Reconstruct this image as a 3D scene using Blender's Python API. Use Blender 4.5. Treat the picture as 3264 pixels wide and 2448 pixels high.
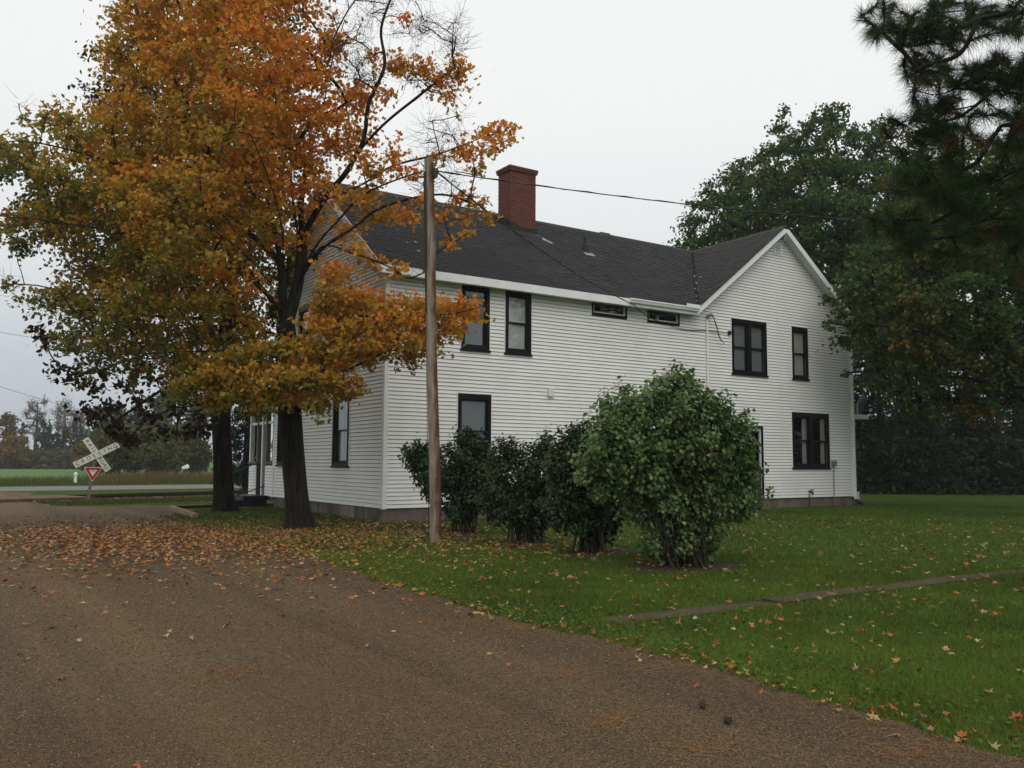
import bpy, math, random
import numpy as np
from mathutils import Matrix, Vector

scene = bpy.context.scene
for o in list(bpy.data.objects):
    bpy.data.objects.remove(o)
col = scene.collection
random.seed(7)
RNG = np.random.default_rng(11)

# ------------------------------------------------------------------ camera
FPX, YAW, PITCH, ROLL = 2792.6, 0.5849, 0.0893, 0.0056
CAM = np.array([-9.4497, -20.047, 1.1679])
FW = np.array([math.sin(YAW)*math.cos(PITCH), math.cos(YAW)*math.cos(PITCH), math.sin(PITCH)])
_r = np.array([math.cos(YAW), -math.sin(YAW), 0.0]); _u = np.cross(_r, FW)
RT = _r*math.cos(ROLL)+_u*math.sin(ROLL); UP = -_r*math.sin(ROLL)+_u*math.cos(ROLL)
cd = bpy.data.cameras.new('camera'); cam = bpy.data.objects.new('camera', cd); col.objects.link(cam)
cam.matrix_world = Matrix(((RT[0], UP[0], -FW[0], CAM[0]), (RT[1], UP[1], -FW[1], CAM[1]), (RT[2], UP[2], -FW[2], CAM[2]), (0, 0, 0, 1)))
cd.sensor_width = 36.0; cd.lens = FPX/3264*36; cd.clip_start = 0.05; cd.clip_end = 3000
scene.camera = cam

# ------------------------------------------------------------------ world, sun, exposure
SUN_EL, SUN_AZ = math.radians(52), math.radians(200)     # azimuth from +Y, clockwise
w = bpy.data.worlds.new('World'); scene.world = w; w.use_nodes = True
nt = w.node_tree; nt.nodes.clear()
N = nt.nodes.new; L = nt.links.new
out = N('ShaderNodeOutputWorld'); bg = N('ShaderNodeBackground'); bg.inputs['Strength'].default_value = 0.1
sky = N('ShaderNodeTexSky'); sky.sky_type = 'NISHITA'; sky.sun_disc = False
sky.sun_elevation = SUN_EL; sky.sun_rotation = SUN_AZ; sky.dust_density = 5.0; sky.air_density = 1.5
hs = N('ShaderNodeHueSaturation'); hs.inputs['Saturation'].default_value = 0.12
tc = N('ShaderNodeTexCoord'); sp = N('ShaderNodeSeparateXYZ'); rp = N('ShaderNodeValToRGB')
cr = rp.color_ramp                                       # an overcast dome, brighter towards the zenith all the way round
stops = [(0.0, (.50, .545, .60)), (0.10, (.60, .645, .69)), (0.22, (.83, .865, .88)), (0.38, (.97, .99, .985)), (1.0, (1.05, 1.05, 1.04))]
cr.elements[0].position = 0; cr.elements[0].color = (*stops[0][1], 1)
cr.elements[1].position = 1; cr.elements[1].color = (*stops[-1][1], 1)
for pos, c in stops[1:-1]:
    e = cr.elements.new(pos); e.color = (*c, 1)
ml = N('ShaderNodeVectorMath'); ml.operation = 'SCALE'; ml.inputs['Scale'].default_value = 10.0
mx = N('ShaderNodeMix'); mx.data_type = 'RGBA'; mx.inputs['Factor'].default_value = 0.90
L(sky.outputs['Color'], hs.inputs['Color']); L(tc.outputs['Generated'], sp.inputs[0]); L(sp.outputs['Z'], rp.inputs['Fac'])
L(rp.outputs['Color'], ml.inputs[0]); L(hs.outputs['Color'], mx.inputs['A']); L(ml.outputs['Vector'], mx.inputs['B'])
L(mx.outputs['Result'], bg.inputs['Color']); L(bg.outputs[0], out.inputs['Surface'])
sd = bpy.data.lights.new('sun', 'SUN'); sd.energy = 0.9; sd.angle = math.radians(60); sd.color = (1.0, 0.965, 0.90)
sun = bpy.data.objects.new('sun', sd); col.objects.link(sun)
sdir = Vector((math.sin(SUN_AZ)*math.cos(SUN_EL), math.cos(SUN_AZ)*math.cos(SUN_EL), math.sin(SUN_EL)))
sun.rotation_euler = sdir.to_track_quat('Z', 'Y').to_euler(); sun.location = (0, 0, 60)
scene.view_settings.view_transform = 'Standard'; scene.view_settings.look = 'None'
scene.view_settings.exposure = 0.0; scene.view_settings.gamma = 1.0; scene.view_settings.use_curve_mapping = False
scene.render.engine = 'CYCLES'
scene.cycles.use_denoising = True
scene.cycles.max_bounces = 8; scene.cycles.diffuse_bounces = 3; scene.cycles.glossy_bounces = 2
scene.cycles.transparent_max_bounces = 8; scene.cycles.volume_bounces = 0; scene.cycles.transmission_bounces = 3

# ------------------------------------------------------------------ helpers
G0 = -0.33                                               # lawn level; z = 0 is the bottom edge of the house siding
def AT(px, py, d):                                       # a point at depth d metres along the view
    return CAM + d*(FW + RT*((px-1632)/FPX) - UP*((py-1224)/FPX))
def GR(px, py, z=G0):
    dv = FW + RT*((px-1632)/FPX) - UP*((py-1224)/FPX)
    return CAM + dv*((z-CAM[2])/dv[2])
def PROJ(P):
    d = np.asarray(P)-CAM; z = d@FW
    return 1632+FPX*(d@RT)/z, 1224-FPX*(d@UP)/z, z

def mesh(name, groups, colors=None, smooth=False):
    """groups: list of (verts Nx3, faces MxK); colors: list of Nx3 arrays or None"""
    vs = []; loops = []; starts = []; totals = []; off = 0; ls = 0
    for V, F in groups:
        V = np.asarray(V, np.float32).reshape(-1, 3); F = np.asarray(F, np.int32)
        if len(F) == 0: continue
        vs.append(V); k = F.shape[1]; m = F.shape[0]
        loops.append((F+off).ravel()); starts.append(ls+np.arange(m)*k); totals.append(np.full(m, k)); off += len(V); ls += m*k
    V = np.concatenate(vs); lo = np.concatenate(loops); st = np.concatenate(starts); to = np.concatenate(totals)
    me = bpy.data.meshes.new(name)
    me.vertices.add(len(V)); me.vertices.foreach_set('co', V.ravel())
    me.loops.add(len(lo)); me.loops.foreach_set('vertex_index', lo.astype(np.int32))
    me.polygons.add(len(st)); me.polygons.foreach_set('loop_start', st.astype(np.int32))
    if hasattr(me.polygons[0], 'loop_total'):
        try: me.polygons.foreach_set('loop_total', to.astype(np.int32))
        except Exception: pass
    if colors is not None:
        C = np.concatenate([np.asarray(c, np.float32).reshape(-1, 3) for c in colors])
        a = me.color_attributes.new('Col', 'FLOAT_COLOR', 'POINT')
        a.data.foreach_set('color', np.concatenate([C, np.ones((len(C), 1), np.float32)], 1).ravel())
    me.update(calc_edges=True); me.validate()
    me.polygons.foreach_set('use_smooth', np.full(len(me.polygons), bool(smooth)))
    return me
def link(name, me, mat=None, parent=None, loc=None):
    o = bpy.data.objects.new(name, me); col.objects.link(o)
    if mat is not None and len(me.materials) == 0: me.materials.append(mat)
    if parent is not None:
        o.parent = parent
        if parent.type == 'EMPTY':
            o.matrix_parent_inverse = Matrix.Translation(parent.location).inverted()
    if loc is not None: o.location = loc
    return o
def mk(name, groups, mat, parent=None, colors=None, smooth=False):
    return link(name, mesh(name, groups, colors, smooth), mat, parent)
def tag(o, label, cat, group=None):
    o['label'] = label; o['category'] = cat
    if group: o['group'] = group
    return o
def thing(name, loc, label, cat, group=None):
    o = bpy.data.objects.new(name, None); col.objects.link(o); o.location = tuple(float(x) for x in loc); o.empty_display_size = .3
    return tag(o, label, cat, group)
def structure(o): o['kind'] = 'structure'; return o
def stuff(o, label=None, cat=None):
    o['kind'] = 'stuff'
    if label: o['label'] = label
    if cat: o['category'] = cat
    return o

BF = np.array([[0, 3, 2, 1], [4, 5, 6, 7], [0, 1, 5, 4], [1, 2, 6, 5], [2, 3, 7, 6], [3, 0, 4, 7]])
def box(x0, x1, y0, y1, z0, z1):
    return (np.array([[x0, y0, z0], [x1, y0, z0], [x1, y1, z0], [x0, y1, z0], [x0, y0, z1], [x1, y0, z1], [x1, y1, z1], [x0, y1, z1]]), BF)
def hexa(p8): return (np.array(p8, float), BF)
def prism(poly, d):                                      # polygon (3D points) extruded by vector d
    P = np.array(poly, float); n = len(P); Q = P+np.array(d, float)
    V = np.concatenate([P, Q])
    groups = [(V, np.array([[i, (i+1) % n, n+(i+1) % n, n+i] for i in range(n)])), (P, np.array([list(range(n))[::-1]])), (Q, np.array([list(range(n))]))]
    return groups
def tube(pts, rad, n=6, cap=True, rough=0.0, rng=None, seed=0):
    P = np.array(pts, float); m = len(P); R = np.full(m, rad, float) if np.isscalar(rad) else np.array(rad, float)
    T = np.gradient(P, axis=0); T /= np.linalg.norm(T, axis=1)[:, None]+1e-9
    a = np.array([0, 0, 1.0]) if abs(T[0][2]) < .9 else np.array([1.0, 0, 0])
    V = []
    u = np.cross(T[0], a); u /= np.linalg.norm(u)
    ang = np.arange(n)*2*math.pi/n
    for i in range(m):
        u = u-T[i]*(u@T[i]); u /= np.linalg.norm(u)+1e-9; v = np.cross(T[i], u)
        rr = R[i]*np.ones(n)
        rg = rough if np.isscalar(rough) else rough[i]
        if rg: rr = rr*(1+rg*np.sin(ang*3+seed+i*.12)+rg*.7*np.sin(ang*5+1.3*seed-i*.17))
        V.append(P[i]+np.outer(np.cos(ang)*rr, u)+np.outer(np.sin(ang)*rr, v))
    V = np.concatenate(V); F = []
    i = np.arange(m-1)[:, None]*n; j = np.arange(n)[None]; k = (j+1) % n
    F = np.stack([i+j, i+k, i+n+k, i+n+j], -1).reshape(-1, 4)
    gs = [(V, F)]
    if cap: gs += [(V[:n], np.array([list(range(n))[::-1]])), (V[-n:], np.array([list(range(n))]))]
    return gs
def curve_pts(ctrl, n=12):                               # Catmull-Rom through control points
    C = np.array(ctrl, float)
    if len(C) == 2: return C[0]+np.linspace(0, 1, n)[:, None]*(C[1]-C[0])
    C = np.concatenate([[2*C[0]-C[1]], C, [2*C[-1]-C[-2]]]); outp = []
    for s in range(1, len(C)-2):
        t = np.linspace(0, 1, n, endpoint=False)[:, None]; p0, p1, p2, p3 = C[s-1:s+3]
        outp.append(.5*((2*p1)+(-p0+p2)*t+(2*p0-5*p1+4*p2-p3)*t**2+(-p0+3*p1-3*p2+p3)*t**3))
    outp.append(C[-2][None]); return np.concatenate(outp)
def unit(a): return a/(np.linalg.norm(a, axis=-1, keepdims=True)+1e-9)
def scatter(centers, sizes, tmpl, tris, rng, up=0.5, updir=(0, 0, 1)):
    """place a small flat template at each centre, random turn; returns (verts, faces)"""
    n = len(centers); nr = unit(rng.normal(size=(n, 3))*(1-up)+np.array(updir)*up)
    t = unit(np.cross(nr, rng.normal(size=(n, 3)))); b = np.cross(nr, t)
    T = np.array(tmpl, float); s = np.asarray(sizes)[:, None, None]
    V = centers[:, None, :]+s*(T[None, :, 0:1]*t[:, None, :]+T[None, :, 1:2]*b[:, None, :]+T[None, :, 2:3]*nr[:, None, :])
    k = len(T); F = (np.array(tris)[None]+(np.arange(n)*k)[:, None, None]).reshape(-1, np.array(tris).shape[1])
    return V.reshape(-1, 3), F
MAPLE = [(0, -.5, 0), (.14, -.22, .03), (.46, -.28, .10), (.27, -.02, .02), (.5, .26, .10), (.17, .2, .02), (0, .55, .07), (-.17, .2, .02), (-.5, .26, .10), (-.27, -.02, .02), (-.46, -.28, .10), (-.14, -.22, .03), (0, 0, -.04)]
MAPLE_T = [(12, i, (i+1) % 12) for i in range(12)]
MAPLE_S = [(0, -.5, 0), (.44, -.2, .08), (.2, 0, 0), (.42, .32, .08), (0, .5, .05), (-.42, .32, .08), (-.2, 0, 0), (-.44, -.2, .08)]
MAPLE_ST = [(0, 1, 2), (2, 3, 4), (4, 5, 6), (6, 7, 0), (0, 2, 6), (2, 4, 6)]
OVAL = [(0, -.5, 0), (.3, -.12, .06), (.24, .22, .05), (0, .55, -.06), (-.24, .22, .05), (-.3, -.12, .06)]
OVAL_T = [(0, 1, 5), (1, 2, 4), (1, 4, 5), (2, 3, 4)]
DIA = [(0, -.5, 0), (.28, 0, .05), (0, .5, 0), (-.28, 0, .05)]
DIA_T = [(0, 1, 2), (0, 2, 3)]

# ------------------------------------------------------------------ materials
def nmat(name):
    m = bpy.data.materials.new(name); m.use_nodes = True; t = m.node_tree; t.nodes.clear()
    o = t.nodes.new('ShaderNodeOutputMaterial'); return m, t, o
def ramp(t, stops):
    r = t.nodes.new('ShaderNodeValToRGB'); e = r.color_ramp
    e.elements[0].position = stops[0][0]; e.elements[0].color = (*stops[0][1], 1)
    e.elements[1].position = stops[-1][0]; e.elements[1].color = (*stops[-1][1], 1)
    for p, c in stops[1:-1]:
        x = e.elements.new(p); x.color = (*c, 1)
    return r
def simple(name, c, rough=.6, var=.15, scale=6.0, bump=0.0, bscale=60., spec=.4, metal=0., stretch=None, var2=None):
    """principled with two scales of colour noise and optional fine relief"""
    m, t, o = nmat(name); n = t.nodes.new; l = t.links.new
    b = n('ShaderNodeBsdfPrincipled'); b.inputs['Roughness'].default_value = rough; b.inputs['Specular IOR Level'].default_value = spec
    b.inputs['Metallic'].default_value = metal
    tcn = n('ShaderNodeTexCoord'); mp = n('ShaderNodeMapping'); l(tcn.outputs['Object'], mp.inputs[0])
    if stretch: mp.inputs['Scale'].default_value = stretch
    nz = n('ShaderNodeTexNoise'); nz.inputs['Scale'].default_value = scale; nz.inputs['Detail'].default_value = 8; nz.inputs['Roughness'].default_value = .65
    l(mp.outputs[0], nz.inputs['Vector'])
    c = np.array(c); c2 = np.array(var2) if var2 is not None else c*(1-var*2)
    r = ramp(t, [(.3, tuple(c2)), (.7, tuple(c*(1+var)))])
    l(nz.outputs['Fac'], r.inputs[0]); l(r.outputs[0], b.inputs['Base Color'])
    if bump:
        bz = n('ShaderNodeTexNoise'); bz.inputs['Scale'].default_value = bscale; bz.inputs['Detail'].default_value = 5
        l(mp.outputs[0], bz.inputs['Vector']); bp = n('ShaderNodeBump'); bp.inputs['Strength'].default_value = bump; bp.inputs['Distance'].default_value = .02
        l(bz.outputs['Fac'], bp.inputs['Height']); l(bp.outputs[0], b.inputs['Normal'])
    l(b.outputs[0], o.inputs['Surface']); return m
def leafmat(name, trans=.35, rough=.5, spec=.3, gain=1.0):
    m, t, o = nmat(name); n = t.nodes.new; l = t.links.new
    a = n('ShaderNodeVertexColor'); a.layer_name = 'Col'
    b = n('ShaderNodeBsdfPrincipled'); b.inputs['Roughness'].default_value = rough; b.inputs['Specular IOR Level'].default_value = spec
    tr = n('ShaderNodeBsdfTranslucent'); mxs = n('ShaderNodeMixShader'); mxs.inputs[0].default_value = trans
    l(a.outputs['Color'], b.inputs['Base Color']); l(a.outputs['Color'], tr.inputs['Color'])
    l(b.outputs[0], mxs.inputs[1]); l(tr.outputs[0], mxs.inputs[2]); l(mxs.outputs[0], o.inputs['Surface']); return m
def barkmat(name, c, c2, moss=None):
    m, t, o = nmat(name); n = t.nodes.new; l = t.links.new
    b = n('ShaderNodeBsdfPrincipled'); b.inputs['Roughness'].default_value = .85; b.inputs['Specular IOR Level'].default_value = .25
    tcn = n('ShaderNodeTexCoord'); mp = n('ShaderNodeMapping'); mp.inputs['Scale'].default_value = (8, 8, 1.0); l(tcn.outputs['Object'], mp.inputs[0])
    nz = n('ShaderNodeTexNoise'); nz.inputs['Scale'].default_value = 1.6; nz.inputs['Detail'].default_value = 7; nz.inputs['Distortion'].default_value = .6; l(mp.outputs[0], nz.inputs['Vector'])
    r = ramp(t, [(.36, c2), (.62, c)]); l(nz.outputs['Fac'], r.inputs[0])
    cc = r.outputs[0]
    if moss:
        z2 = n('ShaderNodeTexNoise'); z2.inputs['Scale'].default_value = 1.8; z2.inputs['Detail'].default_value = 5; l(tcn.outputs['Object'], z2.inputs['Vector'])
        r2 = ramp(t, [(.5, (0, 0, 0)), (.68, (1, 1, 1))]); l(z2.outputs['Fac'], r2.inputs[0])
        mm = n('ShaderNodeMix'); mm.data_type = 'RGBA'; l(r2.outputs[0], mm.inputs['Factor']); l(cc, mm.inputs['A']); mm.inputs['B'].default_value = (*moss, 1); cc = mm.outputs['Result']
    l(cc, b.inputs['Base Color'])
    bp = n('ShaderNodeBump'); bp.inputs['Strength'].default_value = 1.0; bp.inputs['Distance'].default_value = .12; l(nz.outputs['Fac'], bp.inputs['Height']); l(bp.outputs[0], b.inputs['Normal'])
    l(b.outputs[0], o.inputs['Surface']); return m
def groundmat(name, stops, scale, fine, finecol, finemix, bump=.5, rough=.9, bscale=None, patch=None, bands=False, spec=.3):
    """large patches (ramp) overlaid with fine grain"""
    m, t, o = nmat(name); n = t.nodes.new; l = t.links.new
    b = n('ShaderNodeBsdfPrincipled'); b.inputs['Roughness'].default_value = rough; b.inputs['Specular IOR Level'].default_value = spec
    tcn = n('ShaderNodeTexCoord')
    nz = n('ShaderNodeTexNoise'); nz.inputs['Scale'].default_value = scale; nz.inputs['Detail'].default_value = 9; nz.inputs['Roughness'].default_value = .6; l(tcn.outputs['Object'], nz.inputs['Vector'])
    r = ramp(t, stops); l(nz.outputs['Fac'], r.inputs[0])
    vz = n('ShaderNodeTexVoronoi'); vz.inputs['Scale'].default_value = fine; vz.feature = 'F1'; l(tcn.outputs['Object'], vz.inputs['Vector'])
    sepc = n('ShaderNodeSeparateColor'); l(vz.outputs['Color'], sepc.inputs[0])
    r2 = ramp(t, finecol); l(sepc.outputs[0], r2.inputs[0])
    mm = n('ShaderNodeMix'); mm.data_type = 'RGBA'; mm.inputs['Factor'].default_value = finemix; l(r.outputs[0], mm.inputs['A']); l(r2.outputs[0], mm.inputs['B'])
    cc = mm.outputs['Result']
    if patch:                                            # (scale, lo, hi, colour): larger patches of another earth
        pz = n('ShaderNodeTexNoise'); pz.inputs['Scale'].default_value = patch[0]; pz.inputs['Detail'].default_value = 6; l(tcn.outputs['Object'], pz.inputs['Vector'])
        pr = ramp(t, [(patch[1], (0, 0, 0)), (patch[2], (1, 1, 1))]); l(pz.outputs['Fac'], pr.inputs[0])
        m2 = n('ShaderNodeMix'); m2.data_type = 'RGBA'; l(pr.outputs[0], m2.inputs['Factor']); l(cc, m2.inputs['A']); m2.inputs['B'].default_value = (*patch[3], 1); cc = m2.outputs['Result']
    if bands:                                            # wheel-worn strips along the drive
        mp2 = n('ShaderNodeMapping'); mp2.inputs['Scale'].default_value = (.85, .06, 1); mp2.inputs['Rotation'].default_value = (0, 0, .05); l(tcn.outputs['Object'], mp2.inputs[0])
        wz = n('ShaderNodeTexNoise'); wz.inputs['Scale'].default_value = 1.0; wz.inputs['Detail'].default_value = 4; wz.inputs['Distortion'].default_value = .4; l(mp2.outputs[0], wz.inputs['Vector'])
        wr = ramp(t, [(.40, (.74, .74, .75)), (.62, (1.20, 1.18, 1.14))]); l(wz.outputs['Fac'], wr.inputs[0])
        m3 = n('ShaderNodeMix'); m3.data_type = 'RGBA'; m3.blend_type = 'MULTIPLY'; m3.inputs['Factor'].default_value = 1.0; l(cc, m3.inputs['A']); l(wr.outputs[0], m3.inputs['B']); cc = m3.outputs['Result']
    l(cc, b.inputs['Base Color'])
    bz = n('ShaderNodeTexNoise'); bz.inputs['Scale'].default_value = bscale or fine*.7; bz.inputs['Detail'].default_value = 6; l(tcn.outputs['Object'], bz.inputs['Vector'])
    ad = n('ShaderNodeMath'); ad.operation = 'ADD'; l(bz.outputs['Fac'], ad.inputs[0]); l(vz.outputs['Distance'], ad.inputs[1])
    bp = n('ShaderNodeBump'); bp.inputs['Strength'].default_value = bump; bp.inputs['Distance'].default_value = .02; l(ad.outputs[0], bp.inputs['Height']); l(bp.outputs[0], b.inputs['Normal'])
    l(b.outputs[0], o.inputs['Surface']); return m
def glassmat(name):
    m, t, o = nmat(name); n = t.nodes.new; l = t.links.new
    g = n('ShaderNodeBsdfGlossy'); g.inputs['Roughness'].default_value = .02; g.inputs['Color'].default_value = (.9, .92, .95, 1)
    tr = n('ShaderNodeBsdfTransparent'); tr.inputs['Color'].default_value = (.93, .95, .94, 1)
    lw = n('ShaderNodeLayerWeight'); lw.inputs['Blend'].default_value = .5; pw = n('ShaderNodeMath'); pw.operation = 'POWER'; pw.inputs[1].default_value = 4.0; l(lw.outputs['Facing'], pw.inputs[0])
    fr = n('ShaderNodeMath'); fr.operation = 'MULTIPLY_ADD'; fr.inputs[1].default_value = .8; fr.inputs[2].default_value = .055; l(pw.outputs[0], fr.inputs[0])
    mxs = n('ShaderNodeMixShader'); l(fr.outputs[0], mxs.inputs[0]); l(tr.outputs[0], mxs.inputs[1]); l(g.outputs[0], mxs.inputs[2]); l(mxs.outputs[0], o.inputs['Surface']); return m

M = {}
M['siding'] = simple('white_vinyl', (.84, .85, .825), .45, .02, .9, spec=.35, var2=(.755, .755, .71))
M['trim'] = simple('white_trim', (.82, .83, .82), .45, .05, 2.0)
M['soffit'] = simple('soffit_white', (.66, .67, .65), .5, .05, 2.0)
M['black'] = simple('black_paint', (.006, .006, .0065), .5, .2, 5.0, spec=.2)
M['sash'] = simple('black_sash', (.012, .012, .013), .45, .2, 5.0, spec=.2)
M['vinyl'] = simple('white_vinyl_frame', (.6, .61, .6), .4, .05)
M['blind'] = simple('blind_grey', (.50, .51, .47), .8, .05, 8, stretch=(1, 1, 30))
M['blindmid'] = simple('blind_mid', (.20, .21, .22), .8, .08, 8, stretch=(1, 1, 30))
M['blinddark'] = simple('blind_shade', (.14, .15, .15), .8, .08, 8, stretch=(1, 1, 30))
M['curtain'] = simple('curtain_cream', (.36, .36, .31), .85, .12, 3, stretch=(9, 9, .4))
M['glass'] = glassmat('window_glass')
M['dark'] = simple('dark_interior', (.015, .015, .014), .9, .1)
M['concrete'] = simple('foundation_concrete', (.165, .138, .105), .85, .3, 1.6, .35, 30)
M['patch'] = simple('concrete_patch', (.24, .21, .165), .85, .15, 2.0, .2, 30)
M['slab'] = groundmat('path_concrete', [(.3, (.060, .043, .027)), (.7, (.100, .074, .048))], 1.3, 90, [(.2, (.04, .035, .028)), (.8, (.125, .098, .07))], .35, .25, spec=.08)
M['shingle'] = simple('asphalt_shingle', (.037, .038, .039), .9, .25, 2.2, .6, 220, spec=.25)
M['shingle2'] = simple('asphalt_shingle_pale', (.045, .045, .044), .9, .25, 3.0, .6, 220, spec=.25)
M['flash'] = simple('tar_flashing', (.016, .016, .017), .7, .4, 6, .5, 25)
M['tin'] = simple('tin_flashing', (.26, .27, .27), .5, .2, 6, metal=.4)
M['brickA'] = simple('red_brick', (.165, .054, .038), .85, .25, 7, .5, 40)
M['brickB'] = simple('dark_red_brick', (.13, .043, .032), .85, .25, 7, .5, 40)
M['mortar'] = simple('mortar_red', (.135, .045, .034), .95, .3, 3, .4, 60)
M['polewood'] = simple('weathered_pole', (.34, .285, .225), .85, .28, 1.6, .8, 14, stretch=(16, 16, .45), var2=(.12, .092, .068))
_t = M['polewood'].node_tree; _b = _t.nodes['Principled BSDF']; _src = _b.inputs['Base Color'].links[0].from_socket       # one flank keeps its reddish creosote stain
_tc = _t.nodes.new('ShaderNodeTexCoord'); _sp = _t.nodes.new('ShaderNodeVectorMath'); _sp.operation = 'DOT_PRODUCT'; _sp.inputs[1].default_value = (float(RT[0]*.75+FW[0]*-.3), float(RT[1]*.75+FW[1]*-.3), 0.03)
_nz = _t.nodes.new('ShaderNodeTexNoise'); _nz.inputs['Scale'].default_value = 2.2; _nz.inputs['Detail'].default_value = 5
_ad = _t.nodes.new('ShaderNodeMath'); _ad.operation = 'MULTIPLY_ADD'; _ad.inputs[1].default_value = .9; _rr = ramp(_t, [(.70, (0, 0, 0)), (.95, (1, 1, 1))]); _mm = _t.nodes.new('ShaderNodeMix'); _mm.data_type = 'RGBA'
_t.links.new(_tc.outputs['Normal'], _sp.inputs[0]); _t.links.new(_tc.outputs['Object'], _nz.inputs['Vector']); _t.links.new(_sp.outputs['Value'], _ad.inputs[0]); _t.links.new(_nz.outputs['Fac'], _ad.inputs[2]); _ad.inputs[1].default_value = .55
_t.links.new(_ad.outputs[0], _rr.inputs[0]); _t.links.new(_rr.outputs[0], _mm.inputs['Factor']); _t.links.new(_src, _mm.inputs['A']); _mm.inputs['B'].default_value = (.125, .048, .026, 1); _t.links.new(_mm.outputs['Result'], _b.inputs['Base Color'])
M['greywood'] = simple('grey_wood', (.20, .185, .16), .85, .25, 1.6, .4, 20, stretch=(14, 14, .6))
M['brownwood'] = simple('brown_wood', (.055, .032, .02), .8, .25, 1.6, .4, 20, stretch=(14, 14, .6))
M['timber'] = simple('landscape_timber', (.30, .20, .125), .85, .3, 2, .4, 20)
M['blackwood'] = simple('black_painted_steps', (.018, .02, .023), .35, .35, 5, .2, 30)
M['metal'] = simple('galvanised', (.30, .31, .30), .45, .2, 6, metal=.5)
M['darkmetal'] = simple('dark_metal', (.02, .021, .022), .5, .3, 6)
M['wire'] = simple('black_cable', (.02, .02, .02), .6, .2)
M['rail'] = simple('rusty_rail', (.035, .024, .019), .7, .3, 4)
M['tie'] = simple('creosote_tie', (.04, .03, .023), .9, .3, 3, .4, 30)
M['signwhite'] = simple('sign_white', (.85, .85, .74), .5, .06, 3)
M['signred'] = simple('sign_red', (.45, .02, .025), .45, .08, 3)
M['letter'] = simple('sign_letter', (.025, .025, .022), .5, .1)
M['plastic'] = simple('white_plastic', (.72, .73, .71), .4, .05)
M['greyplastic'] = simple('grey_dish', (.03, .033, .037), .6, .1, spec=.15)
M['bark'] = barkmat('maple_bark', (.030, .024, .017), (.004, .0035, .003), (.026, .026, .009))
M['bark2'] = barkmat('dark_bark', (.024, .020, .016), (.004, .004, .0035))
M['barkgrey'] = barkmat('grey_bark', (.15, .135, .12), (.06, .054, .048))
M['stem'] = barkmat('shrub_stem', (.06, .05, .036), (.02, .017, .013))
M['maple'] = leafmat('maple_leaf', .48, .5, .15)
M['leafg'] = leafmat('green_leaf', .32, .55, .15)
M['shrubleaf'] = leafmat('shrub_leaf', .28, .45, .25)
M['fallen'] = leafmat('fallen_leaf', .05, .5, .25)
M['needle'] = leafmat('pine_needle', .15, .6, .12)
M['grassblade'] = leafmat('grass_blade', .30, .6, .10)
M['stone'] = leafmat('gravel_stone', .0, .7, .2)
M['lawn'] = groundmat('lawn_soil', [(.25, (.036, .062, .011)), (.55, (.050, .090, .014)), (.8, (.070, .105, .020))], .6, 70, [(.2, (.022, .045, .008)), (.8, (.075, .120, .022))], .5, .8, patch=(.22, .60, .75, (.050, .060, .016)), spec=.04)
M['field'] = groundmat('field_grass', [(.25, (.050, .115, .020)), (.75, (.080, .160, .030))], .12, 12, [(.2, (.04, .10, .016)), (.8, (.09, .17, .035))], .4, .6, patch=(.05, .55, .75, (.085, .12, .03)))
M['gravel'] = groundmat('gravel_earth', [(.25, (.112, .068, .030)), (.5, (.155, .097, .045)), (.8, (.19, .124, .062))], .5, 85, [(.0, (.052, .035, .021)), (.5, (.152, .098, .048)), (.92, (.205, .146, .084)), (1., (.34, .30, .25))], .6, 1.0, .8, patch=(.35, .5, .75, (.155, .088, .040)), bands=True)
M['gravel'].node_tree.nodes['Principled BSDF'].inputs['Specular IOR Level'].default_value = .18
M['road'] = groundmat('grey_asphalt', [(.25, (.095, .086, .078)), (.75, (.135, .122, .11))], .4, 60, [(.2, (.07, .065, .06)), (.8, (.16, .145, .13))], .4, .3, .6)
M['soil'] = groundmat('bare_soil', [(.3, (.020, .013, .008)), (.7, (.042, .028, .018))], 3, 60, [(.2, (.012, .008, .006)), (.8, (.06, .042, .028))], .5, .9)
M['ballast'] = groundmat('ballast_bed', [(.3, (.06, .055, .05)), (.7, (.13, .12, .11))], 2, 14, [(.2, (.04, .037, .034)), (.8, (.2, .19, .18))], .6, 1.0)

# ------------------------------------------------------------------ the ground
def sheet(name, pts, mat, z=G0, kind='structure', parent=None):
    P = np.array([[x, y, z] for x, y in pts]); o = mk(name, [(P, np.array([list(range(len(P)))]))], mat, parent)
    if kind and parent is None: o['kind'] = kind
    return o
def wob(x, a, f, s): return a*math.sin(x*f+s)+a*.6*math.sin(x*f*2.3+s*1.7)+a*.35*math.sin(x*f*5.1+s*.6)
sheet('ground', [(-500, -500), (500, -500), (500, 500), (-500, 500)], M['lawn'])
def edgeX(y):                                            # the ragged line where the gravel meets the lawn
    base = np.interp(y, [-24, -17.6, -16.8, -15.7, -14.4, -12.9, -10.8, -8.4, -5.9, -3.2, .5, 2.6, 4.6, 6, 8], [-4.85, -4.75, -4.68, -4.56, -4.60, -4.72, -4.70, -4.50, -4.28, -4.22, -4.12, -4.30, -4.2, -3.4, -2.4])
    return base+wob(y, .035, 2.1, .4)+.02*math.sin(y*17)+.012*math.sin(y*41)
ys = np.arange(-26, 8.01, .12)
drive = [(edgeX(y), y) for y in ys]+[(2.5, 8.6), (2.5, 11.6), (-1.6, 11.3)]
drive += [(x, 11.2+.25*math.sin(x*1.3)+.12*math.sin(x*3.1)) for x in np.arange(-2.0, -5.0, -.3)]
drive += [tuple(GR(a_, b_)[:2]) for a_, b_ in ((190, 1614), (120, 1603), (88, 1594), (80, 1586), (95, 1577), (110, 1571))]+[(-9.2, 30), (-60, 30), (-60, -26)]
sheet('gravel_drive', drive, M['gravel'], G0+.004)
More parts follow.
